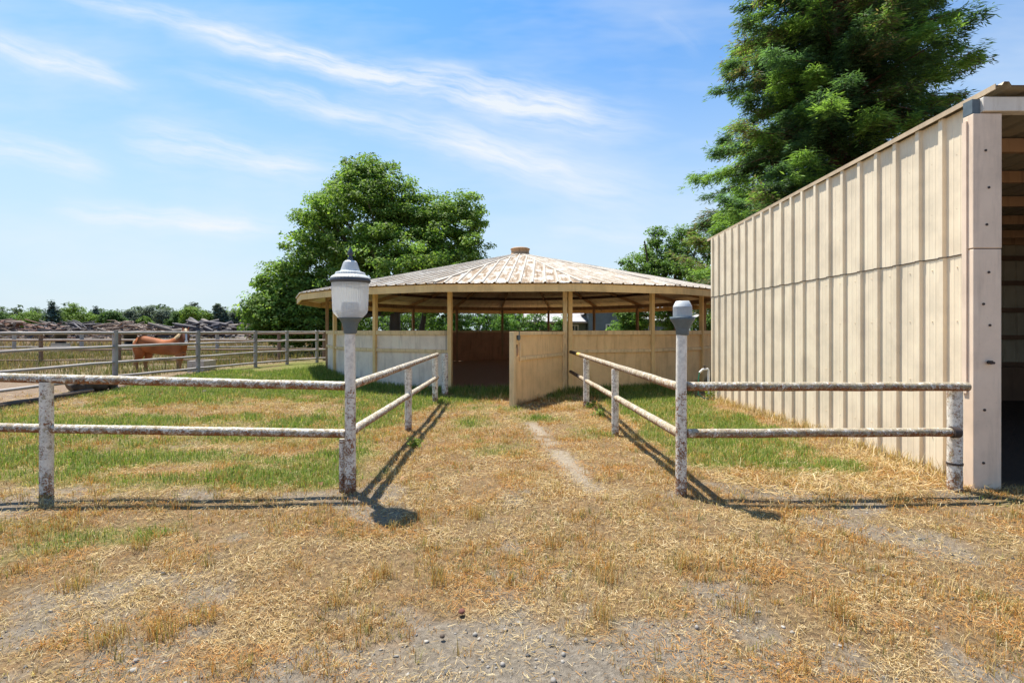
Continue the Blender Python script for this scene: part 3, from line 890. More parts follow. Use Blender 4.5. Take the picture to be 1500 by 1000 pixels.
def gplate(name, n0, n1, mat):
    """panel with the latch opening cut out"""
    us = [0.02, GL - .27, GL - .16, GL - .012]; zs = [GB, .98, 1.22, GT - .005]
    q = MB()
    for a in range(3):
        for b in range(3):
            if a == 1 and b == 1: continue
            q.obox(g0 + gd * ((us[a] + us[a + 1]) / 2) + gn * ((n0 + n1) / 2) + Vector((0, 0, (zs[b] + zs[b + 1]) / 2)), (gd, gn, (0, 0, 1)), ((us[a + 1] - us[a]) / 2, (n1 - n0) / 2, (zs[b + 1] - zs[b]) / 2))
    bm = bmesh.new()
    o = q.build(name, mat, gate)
    bm.from_mesh(o.data); bmesh.ops.remove_doubles(bm, verts=bm.verts, dist=.0006)
    seen = {}
    for f_ in bm.faces: seen.setdefault(tuple(sorted(v.index for v in f_.verts)), []).append(f_)
    bmesh.ops.delete(bm, geom=[f_ for fl in seen.values() if len(fl) > 1 for f_ in fl], context='FACES_ONLY')
    bm.to_mesh(o.data); bm.free()
    return o


gplate('gate_panel', -.012, .012, M['tan_panel'])
gbox('stile', GL - .09, GL + .02, GB - .005, GT + .004, .0135, .05, M['tan_old'])
gbox('stile', GL - .012, GL + .022, GB, GT + .001, -.05, .012, M['tan_old'])
gbox('stile', -.0, .075, GB, GT - .07, .0135, .045, M['tan_old'])
gbox('gate_rail', -.0, GL - .092, GT - .07, GT + .003, .0135, .055, M['tan_old'])
gbox('gate_rail', .077, GL - .30, .90, .97, .0135, .05, M['tan_old'])
gbox('latch_trim', GL - .31, GL - .275, .88, 1.26, .0135, .045, M['tan_old'])
q = MB(); hc = g0 + gd * (GL - .2) + gn * .03 + Vector((0, 0, 1.36)); q.tube([hc, hc + gn * .03], .055, 16); q.tube([hc + gn * .02, hc + gn * .03 + Vector((0, 0, .12))], .012, 8); q.build('latch', M['lamp_grey'], gate)
q = MB(); hc = g0 + gd * (GL - .215) + Vector((0, 0, 1.09)); q.obox(hc + Vector((0, 0, -.02)), (gd, gn, (0, 0, 1)), (.012, .02, .08)); q.build('latch_bar', M['purlin'], gate)
for zc in (1.25, .25):
    q = MB(); hh = hg + Vector((-.03, -.06, zc)); q.obox(hh, ((1, 0, 0), (0, 1, 0), (0, 0, 1)), (.06, .02, .07)); q.build('hinge', M['tan_old'], gate)
q = MB(); q.tube([(-1.62, 12.58, 1.52), (-1.62, 12.58, 1.02)], .009, 6); q.build('latch_rod', M['iron'], pen)

# ------------------------------------------------------------------ shed
shed = thing('metal_shed', 'tan ribbed metal shed with open front and sloping roof', 'shed', (4.5, 4.9, 0))
WX = lambda y: 4.56 - (y - 5.0) * .0133
ZT = lambda y: 3.73 - (y - 5.0) * .028
Y0, Y1 = 4.99, 11.5


def wall_profile():
    out = []; y = Y0 + .02; out.append((Y0, 0)); c0 = Y0 + .10; i = 0
    while c0 < Y1 - .05:
        j = .0
        for dt, h in ((-.032, 0), (-.025, .036), (.025, .036), (.032, 0)): out.append((c0 + dt, h))
        for dd in (.11, .19):
            for dt, h in ((-.014, 0), (0, .003), (.014, 0)):
                if c0 + dd + dt < Y1 - .01: out.append((c0 + dd + dt, h))
        c0 += .305 + (.03 if i % 3 == 2 else 0); i += 1
    out.append((Y1, 0))
    return out


SEAM = lambda y: 2.27 + .003 * math.sin(y * 9) + (y - 5) * -.004
for nm, off in (('lower_cladding', .0), ('upper_cladding', .007)):
    m = MB(); pr = wall_profile()
    for (y0, h0), (y1, h1) in zip(pr, pr[1:]):
        lo = (lambda y: -.1) if off == 0 else SEAM
        hi = (lambda y: SEAM(y) + .05) if off == 0 else ZT
        q = [(WX(y0) - h0 - off, y0, lo(y0)), (WX(y1) - h1 - off, y1, lo(y1)), (WX(y1) - h1 - off, y1, hi(y1)), (WX(y0) - h0 - off, y0, hi(y0))]
        m.add(q, [(0, 3, 2, 1)])
        m.add([(a + .006, b, c_) for a, b, c_ in q], [(0, 1, 2, 3)])
    # the sheet edge at the lap
    if off:
        for (y0, h0), (y1, h1) in zip(pr, pr[1:]):
            m.add([(WX(y0) - h0 - off, y0, SEAM(y0)), (WX(y1) - h1 - off, y1, SEAM(y1)), (WX(y1) - h1 + .0, y1, SEAM(y1)), (WX(y0) - h0 + .0, y0, SEAM(y0))], [(0, 1, 2, 3)], 1)
    m.build(nm, [M['shed_wall'], M['iron']], shed)
m = MB(); pr = wall_profile()
for (y0, h0), (y1, h1) in zip(pr, pr[1:]):
    m.add([(WX(y0) - h0 - .009, y0, SEAM(y0) - .006), (WX(y1) - h1 - .009, y1, SEAM(y1) - .006), (WX(y1) - h1 - .009, y1, SEAM(y1) + .004), (WX(y0) - h0 - .009, y0, SEAM(y0) + .004)], [(0, 3, 2, 1)])
m.build('lap_shadow_strip', M['iron'], shed)  # dark strip painting the thin gap shadow under the upper sheet
m = MB(); m.box((4.475, 4.955, -.05), (4.535, 5.06, 3.62)); m.build('corner_trim', M['shed_wall'], shed, bevel=.004)
m = MB(); m.box((4.362, 4.84, -.06), (4.628, 4.95, 2.27)); m.build('corner_post', M['shed_post'], shed, bevel=.006)
m = MB(); m.box((4.360, 4.838, 2.278), (4.630, 4.952, 3.55)); m.build('corner_post', M['shed_post'], shed, bevel=.006)
m = MB(); m.box((4.346, 4.90, .9), (4.359, 4.948, 3.5)); m.build('edge_strip', M['shed_post'], shed)
m = MB(); m.tube([(4.50, 4.835, 1.20), (4.50, 4.80, 1.20)], .018, 10); m.tube([(4.47, 4.81, 1.205), (4.53, 4.81, 1.195)], .012, 8); m.build('bolt', M['iron'], shed)
for zc, xo in ((3.2, -.01), (2.85, .02), (2.5, .0), (1.75, -.03), (.75, -.02), (2.05, .02), (.25, -.03), (1.55, .03)):
    m = MB(); m.tube([(4.485 + xo, 4.842, zc), (4.485 + xo, 4.832, zc)], .012, 8); m.build('bolt', M['iron'], shed)
m = MB(); m.box((4.44, 4.82, 3.565), (13.3, 4.92, 3.70)); m.build('header_beam', M['shed_beam'], shed, bevel=.006)
m = MB(); m.box((4.36, 4.85, 3.555), (4.435, 4.95, 3.69)); m.build('beam_bracket', M['lamp_grey'], shed)
# screws along the girts of the side wall
m = MB()
for zc in (.35, .95, 1.6, 2.15, 2.75, 3.3):
    yy_s = 5.24
    while yy_s < 11.3:
        m.tube([(WX(yy_s) - .010, yy_s, zc), (WX(yy_s) + .004, yy_s, zc)], .005, 6); yy_s += .305
o = m.build('screws', M['shed_wall'], shed); o['kind'] = 'stuff'
# roof: ribs run down the slope (along y)
ZR = lambda y: ZT(y) + .035
m = MB(); xs = []
x0 = 4.485
xs.append((x0, 0))
c0 = x0 + .10
while c0 < 13.3:
    for dt, h in ((-.045, 0), (-.022, .034), (.022, .034), (.045, 0)): xs.append((c0 + dt, h))
    c0 += .3
for (a, h0), (b, h1) in zip(xs, xs[1:]):
    ya, yb = 4.745, 11.75
    m.add([(a, ya, ZR(ya) + h0), (b, ya, ZR(ya) + h1), (b, yb, ZR(yb) + h1), (a, yb, ZR(yb) + h0)], [(0, 1, 2, 3)], 0)
    m.add([(a, ya, ZR(ya) + h0 - .012), (b, ya, ZR(ya) + h1 - .012), (b, yb, ZR(yb) + h1 - .012), (a, yb, ZR(yb) + h0 - .012)], [(3, 2, 1, 0)], 1)
m.build('roof_sheet', [M['shed_roof'], M['shed_back']], shed)
m = MB(); m.beam((4.482, 4.745, ZR(4.745) - .012), (4.482, 11.75, ZR(11.75) - .012), .008, .05); m.build('roof_edge', M['shed_roof'], shed)
for yp in (5.9, 7.0, 8.2, 9.4, 10.6, 11.35):
    m = MB(); m.box((4.60, yp - .03, ZT(yp) - .16), (13.2, yp + .03, ZT(yp) - .005)); m.build('purlin', M['purlin'], shed)
m = MB(); x = 4.6; pr = []
c0 = 4.7
while c0 < 13.2:
    for dt, h in ((-.05, 0), (-.025, .03), (.025, .03), (.05, 0)): pr.append((c0 + dt, h))
    c0 += .3
for (a, h0), (b, h1) in zip(pr, pr[1:]):
    m.add([(a, 11.45 - h0, -.05), (b, 11.45 - h1, -.05), (b, 11.45 - h1, 3.5), (a, 11.45 - h0, 3.5)], [(0, 1, 2, 3)])
    m.add([(a, 11.46 - h0, -.05), (b, 11.46 - h1, -.05), (b, 11.46 - h1, 3.5), (a, 11.46 - h0, 3.5)], [(3, 2, 1, 0)])
m.build('back_wall', M['shed_back'], shed)
for zg in (.75, 1.35, 1.95, 2.55, 3.1):
    m = MB(); m.box((4.62, 11.33, zg - .05), (13.2, 11.405, zg + .05)); m.build('girt', M['dark_wood'], shed)
m = MB(); m.box((13.2, 5.0, -.05), (13.23, 11.5, 3.5)); m.build('end_wall', M['shed_back'], shed)
m = MB(); m.box((4.63, 10.9, -.02), (13.1, 11.2, .72)); m.build('feed_bunk', M['dark_wood'], shed, bevel=.01)
for xg in (8.9, 11.8):
    m = MB(); m.box((xg - .08, 8.1, -.05), (xg + .08, 8.26, ZT(8.2) - .16)); m.build('post', M['purlin'], shed)
    m = MB(); m.box((xg - .07, 4.85, -.05), (xg + .07, 4.94, 3.56)); m.build('post', M['shed_post'], shed)

# tap at the back corner of the shed
tp = at(1036, 575, 11.2)
tap = thing('water_tap', 'white standpipe tap with green hose behind the shed corner', 'tap', (tp.x, tp.y, 0))
m = MB(); m.tube([(tp.x + .03, tp.y, -.05), (tp.x + .03, tp.y, .62), (tp.x + .01, tp.y, .66), (tp.x - .10, tp.y, .65), (tp.x - .17, tp.y, .58)], .024, 10); m.build('standpipe', M['house_white'], tap)
m = MB(); m.tube([(tp.x - .17, tp.y, .59), (tp.x - .19, tp.y, .45), (tp.x - .20, tp.y, .1), (tp.x - .1, tp.y - .1, .03), (tp.x + .1, tp.y - .2, .03)], .014, 8); m.build('hose', M['hose'], tap)
m = MB(); m.tube([(tp.x - .06, tp.y, .66), (tp.x - .06, tp.y, .72)], .008, 6); m.tube([(tp.x - .06, tp.y, .715), (tp.x - .06, tp.y, .73)], .03, 10); m.build('valve', M['iron'], tap)


# ------------------------------------------------------------------ pasture fences
def rail_fence(name, label, pts, heights, mat, pr=.055, rr=.03, group=None, top=1.5, posts=None, wob=.01):
    f = thing(name, label, 'fence', (pts[0][0], pts[0][1], 0), group)
    for h in heights:
        m = MB(); pl = []
        for a, b in zip(pts, pts[1:]):
            for i in range(4): pl.append(Vector((a[0], a[1], h)).lerp(Vector((b[0], b[1], h)), i / 4) + Vector((0, 0, random.uniform(-wob, wob))))
        pl.append(Vector((pts[-1][0], pts[-1][1], h)))
        m.tube(pl, rr, 8); m.build('rail', mat, f)
    for p in (posts or pts):
        m = MB(); y = p[1] + .06
        m.tube([(p[0], y, -.1), (p[0], y, top)], pr, 10); m.build('post', mat, f)


rail_fence('pasture_fence', 'weathered grey pipe fence along the near edge of the horse pasture', [(-9.2, 4.5), (-9.7, 7.2), (-9.98, 10.0), (-10.2, 13.1), (-9.85, 16.0), (-9.4, 18.7), (-8.9, 20.2), (-8.25, 21.6), (-6.6, 23.5)], [1.44, 1.09, .69, .32], M['weathered'], .065, .034, 'pasture fences', posts=[(-9.2, 4.5), (-9.7, 7.2), (-10.2, 13.1), (-9.85, 16.0), (-9.4, 18.7), (-8.9, 20.2), (-8.25, 21.6), (-6.6, 23.5)])
rail_fence('pasture_fence', 'brown rusty pipe fence crossing behind the horse', [(-30.1, 22), (-26.8, 22), (-23.5, 22), (-20.3, 22), (-17.0, 22.1), (-13.7, 22.3), (-10.4, 22.8), (-8.6, 23.4)], [1.36, 1.07, .67, .22], M['brown_pipe'], .075, .035, 'pasture fences', 1.42)
rail_fence('pasture_fence', 'far pale pipe fence in front of the log heaps', [(-38, 31), (-34.0, 31), (-30.2, 31), (-26.1, 31), (-22.0, 31), (-18.0, 31.2), (-14, 31.5), (-10, 32)], [1.38, .95, .5], M['weathered'], .10, .04, 'pasture fences', 1.45)

# concrete trough, log, tubs
p = at(281, 0, 16.9)
tr_ = thing('water_trough', 'pale concrete water trough behind the grey pasture fence', 'trough', (p.x, p.y + .3, 0))
m = MB(); x, y = p.x + .15, p.y + .3; w, d, h = .27, .35, .50
for lo, hi in (((x - w, y - d, -.05), (x + w, y + d, .08)), ((x - w, y - d, .08), (x - w + .08, y + d, h)), ((x + w - .08, y - d, .08), (x + w, y + d, h)), ((x - w + .08, y - d, .08), (x + w - .08, y - d + .08, h)), ((x - w + .08, y + d - .08, .08), (x + w - .08, y + d, h))): m.box(lo, hi)
m.build('basin', M['concrete'], tr_)
m = MB(); m.box((x - w + .082, y - d + .082, .082), (x + w - .082, y + d - .082, .42)); m.build('water_surface', M['window'], tr_)
a, b = at(102, 572, 12.1), at(168, 561, 12.9)
m = MB(); a.z, b.z = .13, .2
pl = [a.lerp(b, i / 10) + Vector((0, 0, .05 * math.sin(i * 1.7))) for i in range(11)]
random.seed(3); m.tube(pl, [.13 + .05 * random.random() for _ in range(11)], 12, jit=.35)
for i in (2, 5, 7): m.tube([pl[i], pl[i] + Vector((random.uniform(-.25, .25), random.uniform(-.3, .1), .18))], [.05, .02], 7)
o = m.build('fallen_log', M['log'], loc=(a.x, a.y, 0)); tag(o, 'dark rotten log lying below the grey pasture fence', 'log')
m = MB(); pl = [Vector((-9.75 - .35 * i / 9 + random.uniform(-.02, .02), 9.0 + 3.3 * i / 9, .04)) for i in range(10)]  # dark bar modelled in place of the rails' shadow at the fence foot
m.tube(pl, .075, 9, jit=.25); o = m.build('rail_shadow_strip', M['log'], loc=tuple(pl[0])); tag(o, 'dark strip laid in for the rail shadow along the grey fence foot', 'shadow strip')


def tub(px, py, d, r, lab):
    p = at(px, py, d); t = thing('stock_tub', lab, 'tub', (p.x, p.y, 0))
    m = MB(); m.lathe([(0, 0), (r * .85, 0), (r, .62), (r * 1.05, .64), (r * 1.05, .68), (r * .95, .68), (r * .9, .3), (0, .3)], (p.x, p.y, p.z - .68), 20); m.build('tub_wall', M['black'], t)
    m = MB(); m.box((p.x - r, p.y - r, -.1), (p.x + r, p.y + r, p.z - .685)); m.build('stand', M['concrete'], t)


tub(89, 487, 33.5, .34, 'black stock tub left of the horse beyond the pale fence')
tub(191, 488, 33.5, .38, 'black stock tub just behind the horse rump beyond the fence')


# ------------------------------------------------------------------ horse
def build_horse():
    k = 1 / 40.8; D = 18.4
    base = at(197, 545, D); base.z = 0
    P = lambda px, py, y=0.0: Vector(((px - 197) * k, y, (545 - py) * k))
    pts = []; rad = []; edges = []

    def PH(px, py, y=0.0):
        d = D + y
        return Vector(((px - CXP) * d / F - base.x, y, EYE - (py - HY) * d / F))

    def v(p, r, prev=None):
        pts.append(p); rad.append(r); i = len(pts) - 1
        if prev is not None: edges.append((prev, i))
        return i
    loin = v(P(221, 503), (.30, .335))
    hip = v(P(210, 503.5), (.30, .33), loin)
    butt = v(P(202, 506), (.20, .22), hip)
    mid = v(P(239, 509), (.30, .305), loin)
    rib = v(P(253, 508), (.28, .33), mid)
    sho = v(P(264, 507), (.23, .33), rib)
    che = v(P(269, 510), (.17, .24), sho)
    ne1 = v(PH(267, 497, -.03), (.14, .23), sho)
    ne2 = v(PH(270, 490, -.08), (.12, .18), ne1)
    poll = v(PH(272, 486, -.15), (.15, .15), ne2)
    face = v(PH(272.4, 491.5, -.28), (.15, .14), poll)
    nose = v(PH(272.7, 498.5, -.38), (.11, .11), face)
    muz = v(PH(272.9, 503.5, -.42), (.105, .10), nose)
    for s in (-1, 1):
        e = v(PH(272 + s * 3.4, 482.5, -.13), (.035, .035), poll); v(PH(272 + s * 5, 479, -.14), (.014, .014), e)
    for s, dx in ((-1, 0), (1, 5)):
        th = v(P(208 + dx * .3, 514, s * .15), (.20, .25), hip)
        st = v(P(210 + dx, 521, s * .16), (.14, .16), th)
        ho = v(P(203 + dx, 530, s * .15), (.075, .09), st)
        cn = v(P(204.5 + dx, 538, s * .15), (.058, .06), ho)
        fe = v(P(205.5 + dx, 541.5, s * .15), (.066, .066), cn)
        v(P(207 + dx, 544.4, s * .15), (.066, .066), fe)
    for s, dx in ((-1, 0), (1, -5)):
        el = v(P(266 + dx * .4, 518, s * .14), (.13, .16), sho)
        kn = v(P(265 + dx, 530, s * .14), (.072, .074), el)
        cn = v(P(264.5 + dx, 538, s * .14), (.056, .058), kn)
        fe = v(P(264.5 + dx, 541.5, s * .14), (.064, .064), cn)
        v(P(266 + dx, 544.4, s * .14), (.064, .064), fe)
    me = bpy.data.meshes.new('horse_skel'); me.from_pydata([tuple(p) for p in pts], edges, [])
    o = bpy.data.objects.new('horse_skel', me); COL.objects.link(o)
    o.modifiers.new('skin', 'SKIN'); ss = o.modifiers.new('ss', 'SUBSURF'); ss.levels = 2; ss.render_levels = 2
    sm = o.modifiers.new('smooth', 'SMOOTH'); sm.factor = .5; sm.iterations = 7
    for i, r in enumerate(rad): me.skin_vertices[0].data[i].radius = r
    me.skin_vertices[0].data[0].use_root = True
    dg = bpy.context.evaluated_depsgraph_get(); dg.update()
    bm_ = bpy.data.meshes.new_from_object(o.evaluated_get(dg))
    bpy.data.objects.remove(o)
    n = len(bm_.vertices); co = np.empty(n * 3, np.float32); bm_.vertices.foreach_get('co', co); co = co.reshape(-1, 3)
    px = 197 + co[:, 0] / k; py = 545 - co[:, 2] / k; yy = co[:, 1]
    hx_ = CXP + (co[:, 0] + base.x) * F / (D + yy)
    c = np.tile(np.array([.30, .095, .032]), (n, 1))
    nz = fbm(co[:, 0] * 1 + co[:, 1], co[:, 2], 3.5, 3, 4)[:, None]
    c *= .45 + 1.1 * nz
    c = np.where((py[:, None] > 527), np.array([.30, .17, .085]), c)
    c = np.where((py[:, None] > 542.5), np.array([.09, .07, .06]), c)
    belly = sstep(512, 521, py) * sstep(210, 225, px) * .35
    c = c * (1 - belly[:, None]) + np.array([.42, .23, .11]) * belly[:, None]
    head = (yy < -.12) & (py > 482) & (py < 506) & (hx_ > 262)
    c = np.where(head[:, None], np.array([.15, .055, .026]), c)
    c = np.where((head & (py > 501.5))[:, None], np.array([.24, .15, .11]), c)
    blaze = head & (np.abs(hx_ - 272.6) < 1.4 + .7 * (py > 498)) & (yy < -.2)
    c = np.where(blaze[:, None], np.array([.80, .76, .72]), c)
    ca = bm_.color_attributes.new('Col', 'FLOAT_COLOR', 'POINT'); c4 = np.ones((n, 4), np.float32); c4[:, :3] = c; ca.data.foreach_set('color', c4.ravel())
    bm_.polygons.foreach_set('use_smooth', np.ones(len(bm_.polygons), bool))
    bm_.materials.clear(); bm_.materials.append(M['hide'])
    h = bpy.data.objects.new('horse', bm_); COL.objects.link(h); h.location = base
    tag(h, 'chestnut horse with white blaze standing behind the grey pasture fence', 'horse')
    # tail, mane, forelock
    hair = m_plain('flaxen_hair', (.50, .36, .20), .6, var=.3)
    q = MB(); w = lambda p: p + base
    q.tube([w(P(202, 496.5)), w(P(198.5, 500)), w(P(197.5, 512)), w(P(198.3, 524)), w(P(199.5, 533))], [.05, .07, .075, .06, .012], 10, jit=.3); q.build('tail', hair, h)
    q = MB(); random.seed(5)
    for i in range(26):
        t = i / 25; a = PH(257 + 13 * t, 495 - 11.5 * t, .0 - .12 * t)
        q.tube([w(a), w(a + Vector((-.03, -.07, -.03))), w(a + Vector((-.05 + random.uniform(-.03, .03), -.13, -.14 - .1 * random.random())))], [.02, .022, .005], 5)
    q.build('mane', hair, h)
    q = MB(); q.tube([w(PH(272, 482.5, -.22)), w(PH(272.5, 485.5, -.32)), w(PH(272.6, 488.5, -.39))], [.05, .045, .01], 8); q.build('forelock', hair, h)
    for s in (-1, 1):
        q = MB(); ce = w(PH(272.4 + s * 4.2, 490.0, -.34)); q.lathe([(0, -.018), (.018, -.009), (.02, 0), (.018, .009), (0, .018)], ce, 10)
        q.build('eye', M['black'], h)


build_horse()


# ------------------------------------------------------------------ trees
def leaf_quads(c, nrm, size, cols, aspect=.55, fold=.25):
    n = len(c)
    nrm = nrm / np.linalg.norm(nrm, axis=1, keepdims=True)
    a = rng.normal(0, 1, (n, 3)); a -= nrm * (a * nrm).sum(1, keepdims=True); a /= np.linalg.norm(a, axis=1, keepdims=True)
    b = np.cross(nrm, a)
    s = size[:, None]
    V = np.stack([c - a * s * .5, c + b * s * aspect * .5 + nrm * s * fold * .3, c + a * s * .5 - nrm * s * .1, c - b * s * aspect * .5 + nrm * s * fold * .3], 1)
    return V.reshape(-1, 3), np.arange(n * 4).reshape(-1, 4), np.repeat(cols, 4, 0)


def crown_leaves(ells, boughs, per, leaf, bough_r, palette, dark=.5, seed=1, droop=0.0, core=0.62, shoot=.13):
    """ells: (cx,cy,cz,rx,ry,rz,weight). boughs clusters per unit weight; returns leaves and bough centres"""
    global rng
    keep_rng = rng
    rng = np.random.default_rng(seed)
    parts = []; cents = []
    for (cx, cy, cz, rx, ry, rz, wt) in ells:
        nb = int(boughs * wt)
        d = rng.normal(0, 1, (nb, 3)); d /= np.linalg.norm(d, axis=1, keepdims=True)
        rad = core + (1.06 - core) * rng.uniform(0, 1, nb) ** .6
        rad *= .74 + .50 * fbm(d[:, 0] * 2 + d[:, 2] * 3.1 + seed, d[:, 1] * 2 - d[:, 2], 1.3, seed, 2)
        rad += (rng.uniform(0, 1, nb) < shoot) * rng.uniform(.05, .30, nb)
        bc = np.array([cx, cy, cz]) + d * rad[:, None] * np.array([rx, ry, rz])
        ok = bc[:, 2] > .3
        bc = bc[ok]; d = d[ok]; nb = len(bc)
        cents.append(bc)
        pr = (per * rng.uniform(.5, 1.5, nb)).astype(int)
        idx = np.repeat(np.arange(nb), pr); n = len(idx)
        br = (bough_r * rng.uniform(.6, 1.35, nb))[idx]
        off = rng.normal(0, 1, (n, 3)); off /= np.linalg.norm(off, axis=1, keepdims=True)
        off *= (rng.uniform(0, 1, n) ** .45)[:, None] * br[:, None] * np.array([1.15, 1.15, .62])
        off[:, 2] -= droop * (off[:, 0] ** 2 + off[:, 1] ** 2) / np.maximum(br, .05)
        c = bc[idx] + off
        nr = off / np.maximum(br, .05)[:, None] * .5 + d[idx] * .35 + np.array([0, 0, .75]) + rng.normal(0, .45, (n, 3))
        tone = (rng.normal(1, .17, nb))[idx] * rng.normal(1, .12, n)
        cc = pal(n, palette, .06) * np.clip(tone, .5, 1.6)[:, None]
        parts.append(leaf_quads(c, nr, leaf * rng.uniform(.6, 1.3, n), cc))
    rng = keep_rng
    return join(parts), np.concatenate(cents)


def limb(m, p0, p1, r0, r1, seg=8, sag=.0, n=6, wob=.1):
    p0 = Vector(p0); p1 = Vector(p1); pts = []
    for i in range(n):
        t = i / (n - 1); L = (p1 - p0).length
        pts.append(p0.lerp(p1, t) + Vector((random.uniform(-1, 1), random.uniform(-1, 1), random.uniform(-.5, .5))) * wob * (0 if i in (0, n - 1) else 1) + Vector((0, 0, sag * L * t * (1 - t))))
    m.tube(pts, [r0 + (r1 - r0) * i / (n - 1) for i in range(n)], seg)


BROAD = [(.10, .18, .032), (.145, .235, .042), (.068, .13, .028), (.18, .27, .055), (.23, .31, .075)]


def broad_tree(name, label, loc, ells, boughs, per, leaf, br, palette=BROAD, trunk_r=.3, fork=2.2, limbs=16, seed=1, group=None, extra=None, cat='tree', droop=0.0, core=.62):
    t = thing(name, label, cat, loc, group)
    (V, Q, C), cents = crown_leaves(ells, boughs, per, leaf, br, palette, seed=seed, droop=droop, core=core)
    np_mesh('crown', V, Q, C, M['leaf'], t)
    m = MB(); random.seed(seed)
    base = Vector(loc); fk = base + Vector((random.uniform(-.2, .2), 0, fork))
    m.tube([base + Vector((0, 0, -.2)), base + Vector((0, 0, .2)), base.lerp(fk, .5), fk], [trunk_r * 1.35, trunk_r * 1.1, trunk_r, trunk_r * .85], 12, jit=.1)
    idx = np.random.default_rng(seed).choice(len(cents), min(limbs, len(cents)), replace=False)
    for i in idx: limb(m, fk, cents[i], trunk_r * .45, .025, 7, .12, 7, .18)
    if extra:
        for a, b, r in extra: limb(m, a, b, r, r * .45, 8, 0, 6, .06)
    m.build('trunk', M['bark'], t)
    return t


def ell(px, py, d, rpx, rpy, wt, dep=1.0, rd=None):
    p = at(px, py, d); k = d / F
    return (p.x, p.y, p.z, rpx * k, (rd if rd else rpx * k * dep), rpy * k, wt)


D1 = 31.0
ells = [ell(535, 300, D1, 66, 58, 1.1), ell(510, 345, D1 - 1, 72, 62, 1.1), ell(600, 352, D1, 60, 46, .9), ell(655, 345, D1 + .5, 48, 58, .9), ell(682, 318, D1 + 1, 24, 34, .35),
        ell(575, 385, D1 - 2.2, 85, 55, 1.3), ell(480, 400, D1 - 1, 62, 46, .9), ell(655, 400, D1 - .5, 55, 60, .9), ell(430, 430, D1 - 2, 42, 34, .6), ell(405, 458, D1 - 2.6, 34, 36, .55), ell(455, 460, D1 - 1.5, 50, 36, .7), ell(528, 268, D1 + .3, 36, 34, .5), ell(425, 415, D1 - 1.5, 46, 34, .6), ell(396, 462, D1 - 2.8, 36, 34, .55), ell(450, 478, D1 - 2, 56, 32, .6), ell(470, 330, D1, 30, 40, .4), ell(612, 316, D1, 34, 32, .35), ell(575, 300, D1, 40, 36, .4)]
b = at(579, 487, 31); 
broad_tree('mulberry_tree', 'large spreading leafy green tree behind the round pen on the left', (b.x, 31.0, 0), ells, 150, 78, .19, .50, trunk_r=.36, fork=2.6, limbs=40, seed=11, extra=[((at(613, 0, 31.5).x, 31.5, -.1), (at(625, 420, 31.5)), .22)])
# right tree behind the pen
D2 = 33.0
PAL2 = [(.085, .165, .03), (.12, .21, .045), (.06, .12, .025), (.16, .23, .06)]
ells = [ell(968, 372, D2, 26, 36, .5), ell(1008, 375, D2, 34, 36, .7), ell(940, 395, D2 - .5, 30, 24, .5), ell(990, 405, D2 - 1, 50, 28, .8), ell(1035, 400, D2 + .5, 40, 45, .7), ell(913, 393, D2, 6, 14, .06), ell(964, 345, D2, 7, 18, .10), ell(1075, 390, D2 + 1, 40, 40, .6), ell(975, 462, D2 - 1, 38, 26, .55), ell(1030, 462, D2 - .5, 30, 28, .4), ell(1000, 345, D2, 14, 14, .12)]
b = at(985, 487, D2)
broad_tree('walnut_tree', 'ragged green tree with bare snags beside the shed end', (b.x, D2, 0), ells, 120, 60, .17, .40, PAL2, .26, 2.4, 30, 21,
           extra=[(at(958, 420, D2 - 1.2), at(944, 353, D2 - 1.4), .10), (at(1003, 425, D2 - 1.5), at(1022, 352, D2 - 1.6), .09), (at(1010, 420, D2 - 1.5), at(1035, 372, D2 - 1.6), .06)])
# shrubs behind the pen
SH = [(.09, .19, .035), (.13, .24, .05), (.06, .12, .025), (.18, .28, .08)]
for i, (px, d, w, top, lab) in enumerate(((672, 31.5, 30, 455, 'bright bushy shrub behind the pen, left of the gateway view'), (712, 32.5, 30, 452, 'dense green shrub behind the pen in the middle of the gateway'), (748, 33, 26, 450, 'tall dark shrub behind the pen beside the house roof'), (785, 34, 20, 456, 'narrow green shrub in front of the low house porch'), (822, 36, 13, 462, 'small rounded shrub in front of the house window'), (905, 38, 15, 474, 'low pale shrub under the white house window'))):
    p = at(px, 487, d); k = d / F; hh = (EYE + (HY - top) * k)
    broad_tree('shrub', lab, (p.x, d, 0), [(p.x, d, hh * .5, w * k * 1.0, w * k * .9, hh * .52, 1.0)], int(50 + w * 2), 55, .13, .30, SH, .07, .4, 10, 40 + i, 'shrubs behind the round pen', cat='shrub', core=.4)
for i, (px, d, rp, lab) in enumerate(((520, 36, 40, 'shady bush low under the big tree, seen past the left pen posts'), (610, 38, 44, 'shady bush seen past the big tree trunk through the pen'), (925, 34, 20, 'leafy bush beside the slate house corner'))):
    p = at(px, 487, d); k = d / F
    broad_tree('bush', lab, (p.x, d, 0), [(p.x, d, 1.9, rp * k, rp * k * .7, 2.3 if rp > 25 else 1.5, 1.0)], 190, 50, .15, .35, BROAD[:3], .08, .5, 12, 60 + i, 'bushes behind the round pen', cat='bush', core=.4)


weed(1125, 606, .22, 16, 'green weed growing against the foot of the tan shed wall', 1)
weed(880, 612, .20, 22, 'leafy green weed under the right pipe fence near its second post', 2)
weed(868, 598, .16, 16, 'small dark weed by the far end post of the right fence', 3)
weed(608, 655, .14, 14, 'low green weed in the shadow of the left pipe fence', 4)
weed(1040, 585, .30, 18, 'tall weed growing beside the water tap', 5)


